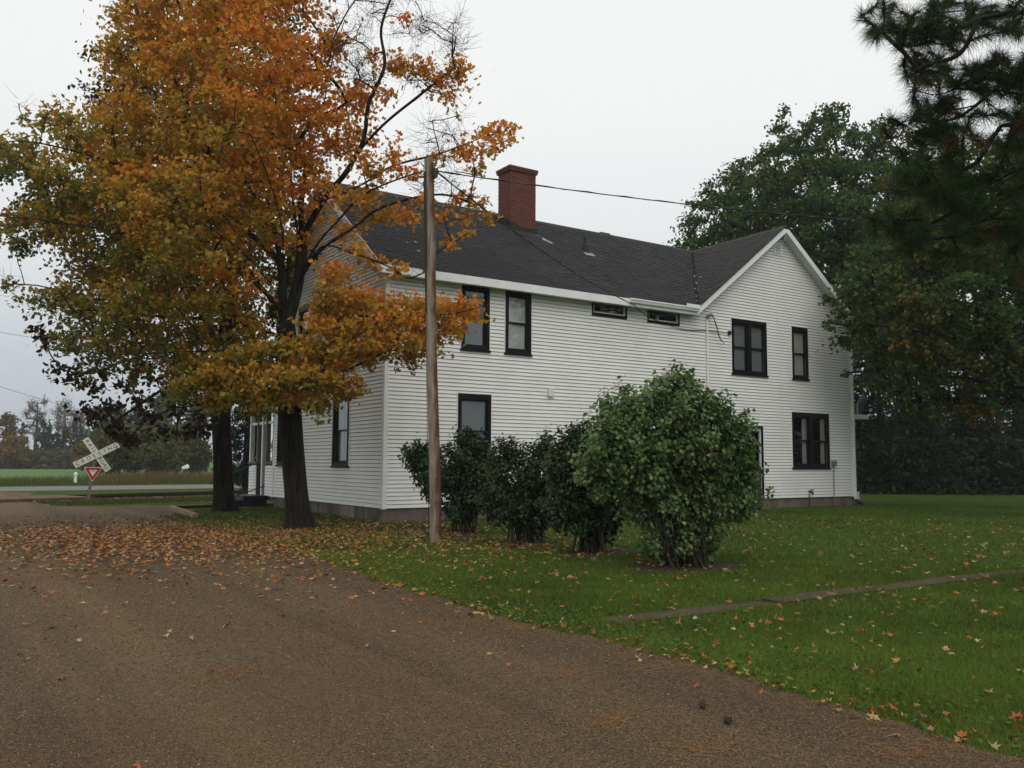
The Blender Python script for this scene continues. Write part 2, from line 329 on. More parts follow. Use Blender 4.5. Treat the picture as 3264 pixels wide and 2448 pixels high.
# county road beyond the rails, meeting the drive at the crossing
def P2(px, py, z=G0): q = GR(px, py, z); return (q[0], q[1])
rd = unit(np.array(P2(670, 1545))-np.array(P2(0, 1553))); rn = np.array([-rd[1], rd[0]])
rA = np.array(P2(300, 1549)); roadw = 7.5
sheet('county_road', [tuple(rA+rd*-150), tuple(rA-rn*roadw+rd*-150), tuple(rA-rn*roadw+rd*150), tuple(rA+rd*150)], M['road'], G0+.008)
sheet('crop_field', [tuple(rA+rn*9-rd*200), tuple(rA+rn*9+rd*200), tuple(rA+rn*420+rd*200), tuple(rA+rn*420-rd*200)], M['field'], G0+.004)
pud = [tuple(np.array([-8.9, 10.6])+np.array([math.cos(a)*1.6, math.sin(a)*.28*(1+.3*math.sin(3*a))])) for a in np.linspace(0, 2*math.pi, 28, endpoint=False)]
mp_, t_, o_ = nmat('wet_gravel'); b_ = t_.nodes.new('ShaderNodeBsdfPrincipled'); b_.inputs['Base Color'].default_value = (.1, .09, .08, 1); b_.inputs['Roughness'].default_value = .12; t_.links.new(b_.outputs[0], o_.inputs['Surface'])
sheet('puddle', pud, mp_, G0+.009)

# footpath of narrow concrete slabs through the lawn
fp = structure(mk('footpath', [box(-4.02, 16, -13.70, -13.34, G0-.05, G0+.002)], M['soil']))
x = -4.0; k = 0
slabm = {}
while x < 15.5:
    wd = 1.8 if k % 3 else 2.3
    key = wd
    if key not in slabm: slabm[key] = mesh('paving_slab', [box(0, wd-.010, -.165, .165, 0, .009)])
    o = link('paving_slab', slabm[key], M['slab'], fp, (x, -13.52+.012*math.sin(k*2.3), G0+.006+.004*math.sin(k*1.7))); o.rotation_euler = (.008*math.sin(k*3), .006*math.cos(k*2), .006*math.sin(k)); x += wd; k += 1

# ------------------------------------------------------------------ the house
SX = .1016                                               # siding exposure
LX, DY = 18.83, 8.36
RZ, RY, SL = 9.45, 4.18, .74                             # main ridge height, its y, slope
WXC, WSL = 15.0, .766                                    # gable wing: centre x, slope
OV = .35
def roofz(y): return RZ-SL*abs(y-RY)
def wingz(x): return RZ-.02-WSL*abs(x-WXC)
house = thing('house', (LX/2, DY/2, G0), 'white two-storey clapboard house with dark shingle roof and black window trim', 'house')
fnd = mk('foundation', [box(.02, LX-.02, .03, .25, -.8, 0.0), box(.03, .25, .25, DY-.02, -.8, 0.0), box(LX-.25, LX-.03, .25, DY, -.8, 0.0), box(.25, LX-.25, DY-.25, DY-.03, -.8, 0)], M['concrete'], house)
mk('concrete_patch', [box(.005, .03, 1.75, 2.75, -.8, -.004)], M['patch'], fnd)
for yy in (1.2, 4.4, 6.1): mk('foundation_joint', [box(.022, .032, yy, yy+.02, -.7, -.004)], M['dark'], fnd)
for xx in (3.6, 7.4, 13.2, 16.4): mk('foundation_joint', [box(xx, xx+.02, .022, .032, -.7, -.004)], M['dark'], fnd)

FW_WIN = [  # a0, a1, z0, z1, units, style
    (2.18, 3.06, 4.16, 5.95, 1, 'shade'), (3.575, 4.44, 4.155, 5.93, 1, 'blind'), (2.10, 3.13, 1.02, 2.985, 1, 'blinddark'),
    (6.615, 7.98, 5.54, 5.99, 0, 'slider'), (8.80, 10.17, 5.52, 5.99, 0, 'slider'),
    (12.54, 14.26, 4.135, 6.0, 2, 'blind2'), (15.58, 16.44, 4.13, 6.0, 1, 'blind'), (15.49, 17.51, 1.02, 2.975, 2, 'open'),
    (6.89, 7.9, 1.02, 2.87, 1, 'open')]
FW_DOOR = (12.75, 13.99, -.02, 2.43)
LW_WIN = [(2.15, 3.30, 1.03, 3.04, 1, 'curtain'), (6.85, 8.0, 1.03, 3.04, 1, 'open'), (2.15, 3.30, 4.16, 5.95, 1, 'blinddark'), (5.2, 6.3, 4.16, 5.95, 1, 'open')]
def cells(a0, a1, z0, z1, holes, fn, th):                # wall core around openings
    gs = []; zs = sorted({z0, z1, *[h[2] for h in holes], *[h[3] for h in holes]}); zs = [z for z in zs if z0 <= z <= z1]
    for zl, zh in zip(zs, zs[1:]):
        zm = (zl+zh)/2; hh = sorted([h for h in holes if h[2] < zm < h[3]]); a = a0
        for h in hh:
            if h[0] > a: gs.append(fn(a, h[0], zl, zh))
            a = h[1]
        if a1 > a: gs.append(fn(a, a1, zl, zh))
    return gs
hF = [(a+.06, b-.06, c+.06, d-.06) for a, b, c, d, u, s in FW_WIN]+[(FW_DOOR[0]+.05, FW_DOOR[1]-.05, FW_DOOR[2], FW_DOOR[3]-.05)]
hL = [(a+.06, b-.06, c+.06, d-.06) for a, b, c, d, u, s in LW_WIN]
gF = cells(0, LX, 0, 6.25, hF, lambda a, b, c, d: box(a, b, .0, .16, c, d), .16)
gF += prism([(11.25, 0, 6.25), (18.7, 0, 6.25), (18.7, 0, wingz(18.7)-.18), (15, 0, RZ-.22), (11.25, 0, wingz(11.25)-.18)], (0, .16, 0))
M['lapshadow'] = simple('lap_shadow_core', (.10, .095, .085), .9, .1)  # core painted dark so the gaps between boards read as shadow lines
fwall = mk('front_wall', gF, M['lapshadow'], house)
gL = cells(.16, DY, 0, 6.25, hL, lambda a, b, c, d: box(0, .16, a, b, c, d), .16)
gL += prism([(0, .12, 6.25), (0, RY, RZ-.2), (0, 2*RY-.12, 6.25)], (.16, 0, 0))
lwall = mk('side_wall', gL, M['lapshadow'], house)
mk('rear_wall', [box(.16, LX, DY-.16, DY, 0, 6.25)], M['siding'], house)
mk('end_wall', [box(LX-.16, LX, .16, DY-.16, 0, 6.3)], M['siding'], house)
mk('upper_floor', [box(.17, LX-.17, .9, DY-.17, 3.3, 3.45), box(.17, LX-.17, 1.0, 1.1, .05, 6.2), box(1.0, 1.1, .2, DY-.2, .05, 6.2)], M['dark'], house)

def boards(parent, a0f, a1f, zt, holes, conv):
    """one object per course of lap siding, broken at the openings"""
    z = 0.0
    while z < zt:
        zh = z+SX; zm = z+SX*.5; a0, a1 = a0f(zm), a1f(zm)
        if a1-a0 < .12: break
        segs = []; a = a0
        for h in sorted([h for h in holes if h[2] < zm < h[3]]):
            if h[0] > a: segs.append((a, min(h[0], a1)))
            a = max(a, h[1])
        if a1 > a: segs.append((a, a1))
        for s0, s1 in segs:
            if s1-s0 < .02: continue
            gs = []
            prof = [(.001, z+.013), (.030, z+.012), (.029, z+.018), (.010, zh-.001), (.001, zh-.001)]
            P = [conv(s0, o, q) for o, q in prof]; Q = [conv(s1, o, q) for o, q in prof]; n = 5
            V = np.array(P+Q); gs.append((V, np.array([[i, (i+1) % n, n+(i+1) % n, n+i] for i in range(n)]))); gs.append((V, np.array([[4, 3, 2, 1, 0], [5, 6, 7, 8, 9]])))
            mk('siding_board', gs, M['siding'], parent)
        z = zh
cF = lambda a, o, z: (a, -o, z)
cL = lambda a, o, z: (-o, a, z)
exp = lambda H, m: [(h[0]-m, h[1]+m, h[2]-m, h[3]+m) for h in H]
wF = [(a, b, c, d) for a, b, c, d, u, s in FW_WIN]+[FW_DOOR]; wL = [(a, b, c, d) for a, b, c, d, u, s in LW_WIN]
def fa0(z): return .075 if z < 6.12 else max(11.3, WXC-(RZ-.02-.19-z)/WSL)
def fa1(z): return LX-.075 if z < 6.12 else min(LX-.05, WXC+(RZ-.02-.19-z)/WSL)
boards(fwall, fa0, fa1, 9.2, exp(wF, .012), cF)
def la0(z): return .075 if z < 6.2 else RY-(RZ-.16-z)/SL
def la1(z): return DY-.03 if z < 6.2 else RY+(RZ-.16-z)/SL
boards(lwall, la0, la1, 9.2, exp(wL, .012), cL)
mk('corner_post', [box(-.03, .08, -.03, .0, -.01, 6.15), box(-.03, 0, 0, .08, -.01, 6.15)], M['trim'], house)
mk('corner_post', [box(LX-.08, LX+.03, -.03, .0, -.01, 6.3), box(LX, LX+.03, 0, .08, -.01, 6.3)], M['trim'], house)
mk('corner_post', [box(-.032, 0, DY-.05, DY+.05, -.02, 6.2)], M['trim'], house)

def cbox(conv, a0, a1, o0, o1, z0, z1):
    P = [conv(a, o, z) for a, o, z in ((a0, o0, z0), (a1, o0, z0), (a1, o1, z0), (a0, o1, z0), (a0, o0, z1), (a1, o0, z1), (a1, o1, z1), (a0, o1, z1))]
    return (np.array(P, float), BF[:, ::-1] if conv is cF else BF)
def window(a0, a1, z0, z1, units, style, conv):
    cw, hd, bs = (.10, .15, .12) if units else (.055, .05, .06)
    cas = [cbox(conv, a0, a0+cw, 0, .045, z0, z1), cbox(conv, a1-cw, a1, 0, .045, z0, z1), cbox(conv, a0+cw, a1-cw, 0, .042, z1-hd, z1), cbox(conv, a0+cw, a1-cw, 0, .042, z0, z0+bs)]
    if units == 2:
        am = (a0+a1)/2; cas.append(cbox(conv, am-.09, am+.09, -.03, .042, z0+bs, z1-hd))
    wn = mk('window', cas, M['black'], house)
    mk('trim_channel', [cbox(conv, a0-.022, a0-.001, 0, .034, z0-.02, z1+.02), cbox(conv, a1+.001, a1+.022, 0, .034, z0-.02, z1+.02), cbox(conv, a0-.022, a1+.022, 0, .034, z1+.001, z1+.022)], M['trim'], wn)
    if units: mk('sill', [cbox(conv, a0-.03, a1+.03, 0, .075, z0-.03, z0+.02)], M['black'], wn)
    lo, hi = z0+bs, z1-hd; zm = lo+(hi-lo)*.5
    spans = [(a0+cw, a1-cw)] if units < 2 else [(a0+cw, (a0+a1)/2-.09), ((a0+a1)/2+.09, a1-cw)]
    for b0, b1 in spans:
        fr = .045; sm = M['sash'] if units else M['vinyl']
        if units:
            for s0, s1, o in ((zm-.02, hi, -.015), (lo, zm+.02, -.05)):
                mk('sash', [cbox(conv, b0, b0+fr, o-.03, o, s0, s1), cbox(conv, b1-fr, b1, o-.03, o, s0, s1), cbox(conv, b0+fr, b1-fr, o-.03, o, s0, s0+fr), cbox(conv, b0+fr, b1-fr, o-.03, o, s1-fr, s1)], sm, wn)
                mk('pane', [cbox(conv, b0+fr, b1-fr, o-.018, o-.013, s0+fr, s1-fr)], M['glass'], wn)
        else:
            mk('sash', [cbox(conv, b0, b0+fr, -.04, .015, lo, hi), cbox(conv, b1-fr, b1, -.04, .015, lo, hi), cbox(conv, b0+fr, b1-fr, -.04, .015, lo, lo+fr), cbox(conv, b0+fr, b1-fr, -.04, .015, hi-fr, hi)], sm, wn)
            mk('pane', [cbox(conv, b0+fr, b1-fr, -.02, -.015, lo+fr, hi-fr)], M['glass'], wn)
        o = -.095
        if style == 'blind2': mk('blind', [cbox(conv, b0+.01, b1-.01, o, o+.01, lo, hi)], M['blindmid'], wn)
        if style == 'blind': mk('blind', [cbox(conv, b0+.01, b1-.01, o, o+.01, lo, hi)], M['blind'], wn)
        if style == 'blinddark': mk('blind', [cbox(conv, b0+.01, b1-.01, o, o+.01, lo+(hi-lo)*.42 if units == 1 else lo, hi)], M['blinddark'], wn)
        if style == 'shade': mk('blind', [cbox(conv, b0+.01, b1-.01, o, o+.01, lo, lo+(hi-lo)*.42)], M['blinddark'], wn)
        if style in ('curtain', 'open'):
            ww = (b1-b0)*(.30 if style == 'open' else .46); n = 14
            for side in (0, 1):
                if style == 'open' and side == 0: ww2 = ww*.55
                else: ww2 = ww
                s = b0 if side == 0 else b1-ww2
                A = [(s+ww2*i/n, o+.018*math.sin(i*1.9)) for i in range(n+1)]
                V = np.array([conv(a, q, lo) for a, q in A]+[conv(a, q, hi) for a, q in A])
                mk('curtain', [(V, np.array([[i, i+1, n+2+i, n+1+i] for i in range(n)]))], M['curtain'], wn)
    return wn
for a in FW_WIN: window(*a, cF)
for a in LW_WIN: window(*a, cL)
# side door behind the big shrub, with its small dark landing and rail posts
dr = mk('door', [cbox(cF, FW_DOOR[0], FW_DOOR[0]+.07, 0, .04, 0, FW_DOOR[3]), cbox(cF, FW_DOOR[1]-.07, FW_DOOR[1], 0, .04, 0, FW_DOOR[3]), cbox(cF, FW_DOOR[0]+.07, FW_DOOR[1]-.07, 0, .038, FW_DOOR[3]-.08, FW_DOOR[3])], M['black'], house)
mk('door_leaf', [cbox(cF, FW_DOOR[0]+.07, FW_DOOR[0]+.17, -.05, 0, 0, 2.35), cbox(cF, FW_DOOR[1]-.13, FW_DOOR[1]-.07, -.05, 0, 0, 2.35), cbox(cF, FW_DOOR[0]+.17, FW_DOOR[1]-.13, -.05, 0, 2.27, 2.35), cbox(cF, FW_DOOR[0]+.17, FW_DOOR[1]-.13, -.05, 0, 0, .9)], M['vinyl'], dr)
mk('pane', [cbox(cF, FW_DOOR[0]+.17, FW_DOOR[1]-.13, -.03, -.025, .9, 2.27)], M['glass'], dr)
dk = mk('landing', [box(10.7, 12.5, -1.25, -.03, -.17, -.06)], M['brownwood'], house)
for px, py in ((12.42, -1.18), (12.42, -.12), (10.76, -1.18)): mk('rail_post', [box(px-.05, px+.05, py-.05, py+.05, G0-.1, 1.05)], M['brownwood'], dk)
mk('handrail', [box(12.38, 12.46, -1.13, -.17, .95, 1.02), box(12.39, 12.45, -1.13, -.17, .1, .16)], M['brownwood'], dk)
for i in range(7): mk('baluster', [box(12.405, 12.435, -1.05+i*.14, -1.02+i*.14, .16, .95)], M['brownwood'], dk)

# roof ---------------------------------------------------------------
EY = -OV; EZ = roofz(EY)                                 # eave line of the main front slope
VX0 = WXC-(RZ-.02-EZ)/WSL                                # valley foot
T = .15
def slab(pts): return prism([(x, y, z-.012) for x, y, z in pts], (0, 0, -T))
gR = slab([(-.32, EY, EZ), (VX0, EY, EZ), (WXC, RY, RZ), (-.32, RY, RZ)])
gR += slab([(-.32, 2*RY+OV, EZ), (-.32, RY, RZ), (WXC, RY, RZ), (VX0, 2*RY+OV, EZ)])
roof = mk('roof', gR, M['shingle'], house)
XR = 18.98
wroof = mk('wing_roof', slab([(VX0, EY, EZ), (WXC, EY, RZ-.02), (WXC, RY, RZ-.02)])+slab([(WXC, EY, RZ-.02), (XR, EY, wingz(XR)), (XR, 2*RY+OV, wingz(XR)), (WXC, 2*RY+OV, RZ-.02)])+slab([(VX0, 2*RY+OV, EZ), (WXC, RY, RZ-.02), (WXC, 2*RY+OV, RZ-.02)]), M['shingle2'], house)
# fascia, rakes, soffits
mk('fascia', [box(-.33, VX0-.02, EY-.028, EY-.003, EZ-.235, EZ-.015)], M['trim'], roof)
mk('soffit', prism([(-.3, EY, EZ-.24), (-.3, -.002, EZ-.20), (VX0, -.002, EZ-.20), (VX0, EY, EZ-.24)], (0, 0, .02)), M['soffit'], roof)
def rake(p0, p1, dn, thick, name, mat, parent, drop=.20, top=-.015):
    (x0, y0, z0), (x1, y1, z1) = p0, p1; d = np.array(dn)*thick
    P = [(x0, y0, z0-drop), (x1, y1, z1-drop), (x1, y1, z1+top), (x0, y0, z0+top)]
    return mk(name, prism(P, d), mat, parent)
rake((-.35, EY-.02, EZ-.01), (-.35, RY, RZ), (1, 0, 0), .026, 'rake_board', M['trim'], roof, .22)
rake((-.35, 2*RY+OV, EZ-.01), (-.35, RY, RZ), (1, 0, 0), .026, 'rake_board', M['trim'], roof, .22)
yg = EY-.03
rake((VX0-.03, yg, wingz(VX0)-.02), (WXC, yg, RZ-.02), (0, 1, 0), .028, 'rake_board', M['trim'], wroof, .23)
rake((XR, yg, wingz(XR)), (WXC, yg, RZ-.02), (0, 1, 0), .028, 'rake_board', M['trim'], wroof, .23)
for sgn in (-1, 1):                                      # sloped soffits under the gable overhang
    xe = VX0+.05 if sgn < 0 else XR-.02
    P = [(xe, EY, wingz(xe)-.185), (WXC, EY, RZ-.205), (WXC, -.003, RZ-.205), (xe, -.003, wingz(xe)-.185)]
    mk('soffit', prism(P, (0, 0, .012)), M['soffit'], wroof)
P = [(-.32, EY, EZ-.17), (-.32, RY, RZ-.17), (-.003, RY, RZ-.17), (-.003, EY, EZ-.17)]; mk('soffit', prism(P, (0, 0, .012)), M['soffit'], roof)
# gutter over the small windows
gx0 = 7.75
gt = mk('gutter', prism([(gx0, EY-.03, EZ-.02), (gx0, EY-.145, EZ-.02), (gx0, EY-.15, EZ-.05), (gx0, EY-.125, EZ-.085), (gx0, EY-.11, EZ-.135), (gx0, EY-.03, EZ-.14)], (VX0-gx0-.03, 0, 0)), M['trim'], roof)
mk('splash_guard', [box(VX0-.62, VX0-.04, EY-.158, EY-.15, EZ-.06, EZ+.06)], M['trim'], roof)

# shingles ------------------------------------------------------------
EXPO, TABW = .142, .305
th = math.atan(SL); cth, sth = math.cos(th), math.sin(th); slope_len = (RY-EY)/cth
thw = math.atan(WSL); wl = (WXC-VX0)/math.cos(thw)
SH = mesh('shingle', [hexa([(0, 0, 0), (TABW-.006, 0, 0), (TABW-.006, .2, -.008), (0, .2, -.008), (0, 0, .020), (TABW-.006, 0, .020), (TABW-.006, .2, .002), (0, .2, .002)])])
SH.materials.append(M['shingle'])
tabs = []                                                # (origin, e_u, e_v, n, width)
def slope(o0, eu, ev, ulo, uhi, nrow, matid):
    eu, ev = np.array(eu, float), np.array(ev, float); nn = np.cross(eu, ev)
    for r in range(nrow):
        v = r*EXPO-.02
        lo, hi = ulo(v+.05), uhi(v+.05); u = lo-((r*.41+.13*math.sin(r*7)) % 1)*TABW
        while u < hi:
            a, b = max(u, lo), min(u+TABW-.006, hi)
            if b-a > .03:
                P = np.array(o0)+eu*a+ev*(v+random.uniform(-.014, .010))+nn*random.uniform(0, .006)
                tabs.append((P, eu, ev, nn, b-a, matid))
            u += TABW
k_v = (WXC-VX0)/slope_len
slope((-.33, EY, EZ), (1, 0, 0), (0, cth, sth), lambda v: 0, lambda v: VX0+.33+k_v*min(v, slope_len)-.03, int(slope_len/EXPO), 0)
kw = (RY-EY)/wl
slope((VX0, EY-.03, wingz(VX0)), (0, -1, 0), (math.cos(thw), 0, math.sin(thw)), lambda v: -(RY-EY)*min(1, v/wl)+.03, lambda v: .03, int(wl/EXPO), 1)
# note: on the wing u runs towards the camera (-Y), so e_u x e_v points up and out
def dist(t): return np.linalg.norm(t[0]-CAM)
full = sorted([i for i, t in enumerate(tabs) if t[4] > TABW-.01], key=lambda i: dist(tabs[i]))[:300]
near = set(full)
for i in full:
    P, eu, ev, nn, wd, mi = tabs[i]
    o = link('shingle', SH, None, roof if mi == 0 else wroof)
    o.matrix_local = Matrix(((eu[0], ev[0], nn[0], P[0]), (eu[1], ev[1], nn[1], P[1]), (eu[2], ev[2], nn[2], P[2]), (0, 0, 0, 1)))
base = np.array([(0, 0, 0), (1, 0, 0), (1, .2, -.008), (0, .2, -.008), (0, 0, .020), (1, 0, .020), (1, .2, .002), (0, .2, .002)])
for mi, par, mt in ((0, roof, 'shingle'), (1, wroof, 'shingle2')):
    g = []
    for i, (P, eu, ev, nn, wd, m_) in enumerate(tabs):
        if m_ == mi and i not in near:
            g.append((P+np.outer(base[:, 0]*wd, eu)+np.outer(base[:, 1], ev)+np.outer(base[:, 2], nn), BF))
    o = mk('shingle_courses', g, M[mt], par); o['kind'] = 'stuff'
mk('ridge_cap', prism([(-.34, RY-.16, RZ-.11), (-.34, RY, RZ+.03), (-.34, RY+.16, RZ-.11)], (WXC+.3, 0, 0)), M['shingle'], roof)
mk('ridge_cap', prism([(WXC-.16, yg, RZ-.14), (WXC, yg, RZ+.01), (WXC+.16, yg, RZ-.14)], (0, 8.9, 0)), M['shingle2'], wroof)
vp = mk('vent_pipe', tube([(8.31, 2.42, 7.9), (8.31, 2.42, 8.62)], .06, 10), M['darkmetal'], roof)
mk('vent_boot', tube([(8.31, 2.42, 8.0), (8.31, 2.42, 8.34)], [.17, .09], 10), M['flash'], vp)
mk('flashing_sheet', [hexa([(8.12, 2.12, roofz(2.12)+.022), (8.52, 2.12, roofz(2.12)+.022), (8.52, 2.3, roofz(2.3)+.022), (8.12, 2.3, roofz(2.3)+.022), (8.12, 2.12, roofz(2.12)+.03), (8.52, 2.12, roofz(2.12)+.03), (8.52, 2.3, roofz(2.3)+.03), (8.12, 2.3, roofz(2.3)+.03)])], M['tin'], vp)

# chimney --------------------------------------------------------------
CX0, CX1, CY0, CY1, CZ = 5.74, 6.75, 3.06, 3.78, 10.62
ch = mk('chimney', [box(CX0+.02, CX1-.02, CY0+.02, CY1-.02, 8.2, CZ)], M['mortar'], house)
mk('chimney_cap', [box(CX0-.045, CX1+.045, CY0-.045, CY1+.045, CZ, CZ+.075), box(CX0-.06, CX1+.06, CY0-.06, CY1+.06, CZ+.075, CZ+.15), box(CX0+.1, CX1-.1, CY0+.1, CY1-.1, CZ+.15, CZ+.17)], M['brickB'], ch)
bh, bl = .0665, .203
BRm = {}
def brickmesh(kind, wd, mi):
    key = (kind, round(wd, 3), mi)
    if key not in BRm:
        me = mesh('brick', [box(.004, wd-.004, -.002, .03, .004, bh-.004)] if kind == 'F' else [box(-.002, .03, .004, wd-.004, .004, bh-.004)])
        me.materials.append(M[mi]); BRm[key] = me
    return BRm[key]
nb = 0
for r in range(40):
    z = CZ-(r+1)*bh
    for face in ('F', 'L'):
        a0, a1 = (CX0, CX1) if face == 'F' else (CY0, CY1)
        a = a0-(bl/2 if r % 2 else 0)
        while a < a1-.01:
            s, e = max(a, a0), min(a+bl, a1)
            zr = roofz(CY0 if face == 'F' else (s+e)/2)
            if e-s > .04 and z > zr+.0 and nb < 300:
                o = link('brick', brickmesh(face, e-s, random.choice(['brickA', 'brickA', 'brickB'])), None, ch, (s, CY0+random.uniform(-.003, .003), z) if face == 'F' else (CX0+random.uniform(-.003, .003), s, z)); nb += 1
            a += bl
fl = prism([(CX0-.06, CY0-.05, roofz(CY0)-.1), (CX0-.06, CY1+.1, roofz(CY1)-.05), (CX0-.06, CY1+.05, roofz(CY1)+.13), (CX0-.06, 3.7, roofz(3.7)+.10), (CX0-.06, 3.35, roofz(3.35)+.26), (CX0-.06, CY0-.05, roofz(CY0)+.30)], (.055, 0, 0))
fl += prism([(CX0-.06, CY0-.045, roofz(CY0)-.1), (CX1+.03, CY0-.045, roofz(CY0)-.1), (CX1+.03, CY0-.045, roofz(CY0)+.20), (CX0+.75, CY0-.045, roofz(CY0)+.15), (CX0+.4, CY0-.045, roofz(CY0)+.17), (CX0+.1, CY0-.045, roofz(CY0)+.27), (CX0-.06, CY0-.045, roofz(CY0)+.30)], (0, .04, 0))
fl += [hexa([(CX0-.2, 2.78, roofz(2.78)+.02), (CX1+.1, 2.78, roofz(2.78)+.02), (CX1+.06, 3.05, roofz(3.05)+.02), (CX0-.12, 3.05, roofz(3.05)+.02), (CX0-.2, 2.78, roofz(2.78)+.035), (CX1+.1, 2.78, roofz(2.78)+.035), (CX1+.06, 3.05, roofz(3.05)+.05), (CX0-.12, 3.05, roofz(3.05)+.05)])]
mk('tar_flashing', fl, M['flash'], ch)
mk('flashing_sheet', [hexa([(6.78, 2.7, roofz(2.7)+.02), (7.02, 2.5, roofz(2.5)+.02), (7.1, 2.58, roofz(2.58)+.02), (6.84, 2.92, roofz(2.92)+.02), (6.78, 2.7, roofz(2.7)+.03), (7.02, 2.5, roofz(2.5)+.03), (7.1, 2.58, roofz(2.58)+.03), (6.84, 2.92, roofz(2.92)+.03)])], M['tin'], ch)
sc_ = mk('rear_chimney', [box(11.1, 11.75, 5.0, 5.6, 8.5, 9.72), box(11.06, 11.5, 4.95, 5.65, 9.72, 9.79)], M['brickB'], house)

# wall fittings ---------------------------------------------------------
gv = mk('gable_vent', [box(14.75, 15.13, -.05, -.02, 8.44, 8.46), box(14.75, 14.80, -.05, -.02, 8.46, 8.80), box(15.08, 15.13, -.05, -.02, 8.46, 8.80), box(14.75, 15.13, -.05, -.02, 8.80, 8.83)], M['trim'], house)
mk('vent_opening', [box(14.80, 15.08, -.024, -.02, 8.46, 8.80)], M['dark'], gv)
for i in range(7): mk('louvre', [hexa([(14.80, -.05, 8.465+i*.048), (15.08, -.05, 8.465+i*.048), (15.08, -.026, 8.49+i*.048), (14.80, -.026, 8.49+i*.048), (14.80, -.05, 8.475+i*.048), (15.08, -.05, 8.475+i*.048), (15.08, -.026, 8.50+i*.048), (14.80, -.026, 8.50+i*.048)])], M['trim'], gv)
v2 = mk('wall_vent', [box(5.02, 5.20, -.085, -.02, 3.05, 3.25)], M['plastic'], house); mk('hood', [box(5.0, 5.22, -.10, -.085, 3.03, 3.09)], M['plastic'], v2)
ms = mk('service_mast', tube([(11.37, -.06, 5.86), (11.37, -.06, .4)], .035, 8), M['trim'], house)
mk('weatherhead', tube([(11.37, -.06, 5.84), (11.38, -.09, 5.95), (11.45, -.16, 5.98), (11.52, -.2, 5.93)], [.04, .055, .06, .05], 8), M['metal'], ms)
for i, q in enumerate(((11.98, 5.15), (12.12, 5.08))):
    mk('drip_loop', tube(curve_pts([(11.5, -.2, 5.93), (11.62+.04*i, -.22, 5.6), (11.75+.05*i, -.2, 5.28), (q[0], -.1, q[1])], 7), .011, 5), M['wire'], ms)
mk('wall_bracket', [box(12.36, 12.46, -.10, -.02, 5.42, 5.54)], M['darkmetal'], house)
mk('grounding_cable', tube(curve_pts([(15.0, -.42, 9.2), (14.98, -.3, 8.95), (14.9, -.05, 8.4), (14.83, -.035, 7.6), (14.86, -.035, 5.0), (14.90, -.035, 2.6), (14.9, -.035, .2)], 8), .007, 5), M['trim'], house)
mb = mk('utility_box', [box(17.58, 17.79, -.13, -.02, 1.10, 1.30)], M['metal'], house); mk('conduit', tube([(17.68, -.06, 1.10), (17.68, -.06, -.3)], .018, 6), M['metal'], mb)
hb = mk('hose_tap', tube([(16.32, -.02, .22), (16.32, -.16, .2), (16.32, -.2, .1)], [.03, .045, .03], 8)+tube([(16.22, -.16, .27), (16.42, -.16, .27)], .018, 6), M['darkmetal'], house); mk('tap_pipe', tube([(16.3, -.05, .1), (16.28, -.05, -.3)], .012, 5), M['darkmetal'], hb)
sl_ = mk('wall_cable', tube(curve_pts([(8.0, -.42, 5.82), (8.9, -.12, 5.62), (10.2, -.06, 5.42), (11.3, -.05, 5.46), (12.4, -.07, 5.48)], 7), .012, 5), M['wire'], house)

# side porch roof, screen and dish beyond the right-hand corner
sp_ = mk('side_porch_roof', [box(LX+.03, 19.95, .02, 4.2, 2.86, 3.02)], M['trim'], house)
mk('porch_post', [box(LX+.07, LX+.22, .06, .2, G0, 2.86), box(LX+.05, LX+.34, .05, .25, 2.66, 2.86)], M['brownwood'], sp_)
mk('porch_screen', [box(LX+.04, 19.16, .22, .27, G0, 2.8)], M['dark'], sp_)
mk('porch_step', [box(LX+.06, 19.5, .04, 1.5, G0, -.12)], M['concrete'], sp_)
mk('downspout', [box(LX+.02, LX+.11, -.09, -.04, -.2, 6.0)], M['trim'], house)
mk('downspout_elbow', [hexa([(LX+.0, -.36, G0+.02), (LX+.12, -.36, G0+.02), (LX+.12, -.06, -.18), (LX, -.06, -.18), (LX, -.36, G0+.11), (LX+.12, -.36, G0+.11), (LX+.12, -.06, -.08), (LX, -.06, -.08)])], M['greyplastic'], house)
dish = thing('satellite_dish', (19.6, .2, 3.02), 'dark satellite dish standing on the small side porch roof', 'satellite dish')
n_ = 20; DV = [(0, 0, 0)]; DFc = []
for ri in (1, 2, 3):
    for i in range(n_): a = 2*math.pi*i/n_; rr = .36*ri/3; DV.append((rr*math.cos(a), .10*(ri/3)**2, rr*1.1*math.sin(a)))
DFq = [[1+(ri-1)*n_+i, 1+(ri-1)*n_+(i+1) % n_, 1+ri*n_+(i+1) % n_, 1+ri*n_+i] for ri in (1, 2) for i in range(n_)]
Rm = np.array(Matrix.Rotation(math.radians(-118), 3, 'Z') @ Matrix.Rotation(math.radians(-18), 3, 'X'))
DVw = np.array(DV)@Rm.T+np.array([19.66, .2, 3.50])
mk('reflector', [(DVw, np.array(DFq)), (DVw, np.array([[0, 1+i, 1+(i+1) % n_] for i in range(n_)]))], M['greyplastic'], dish)
c0 = np.array([19.66, .2, 3.50]); fdir = Rm@np.array([0, 1, 0])
mk('feed_arm', tube([c0+Rm@np.array([0, 0, -.34]), c0+fdir*.45+np.array([0, 0, -.14])], .015, 6)+tube([c0+fdir*.42+np.array([0, 0, -.14]), c0+fdir*.5+np.array([0, 0, -.1])], .035, 8), M['metal'], dish)
mk('mast', tube([(19.55, .2, 3.02), (19.55, .2, 3.3), c0-fdir*.05], .022, 8)+tube([(19.4, .12, 3.02), (19.55, .2, 3.3)], .012, 6)+tube([(19.7, .12, 3.02), (19.55, .2, 3.3)], .012, 6), M['metal'], dish)
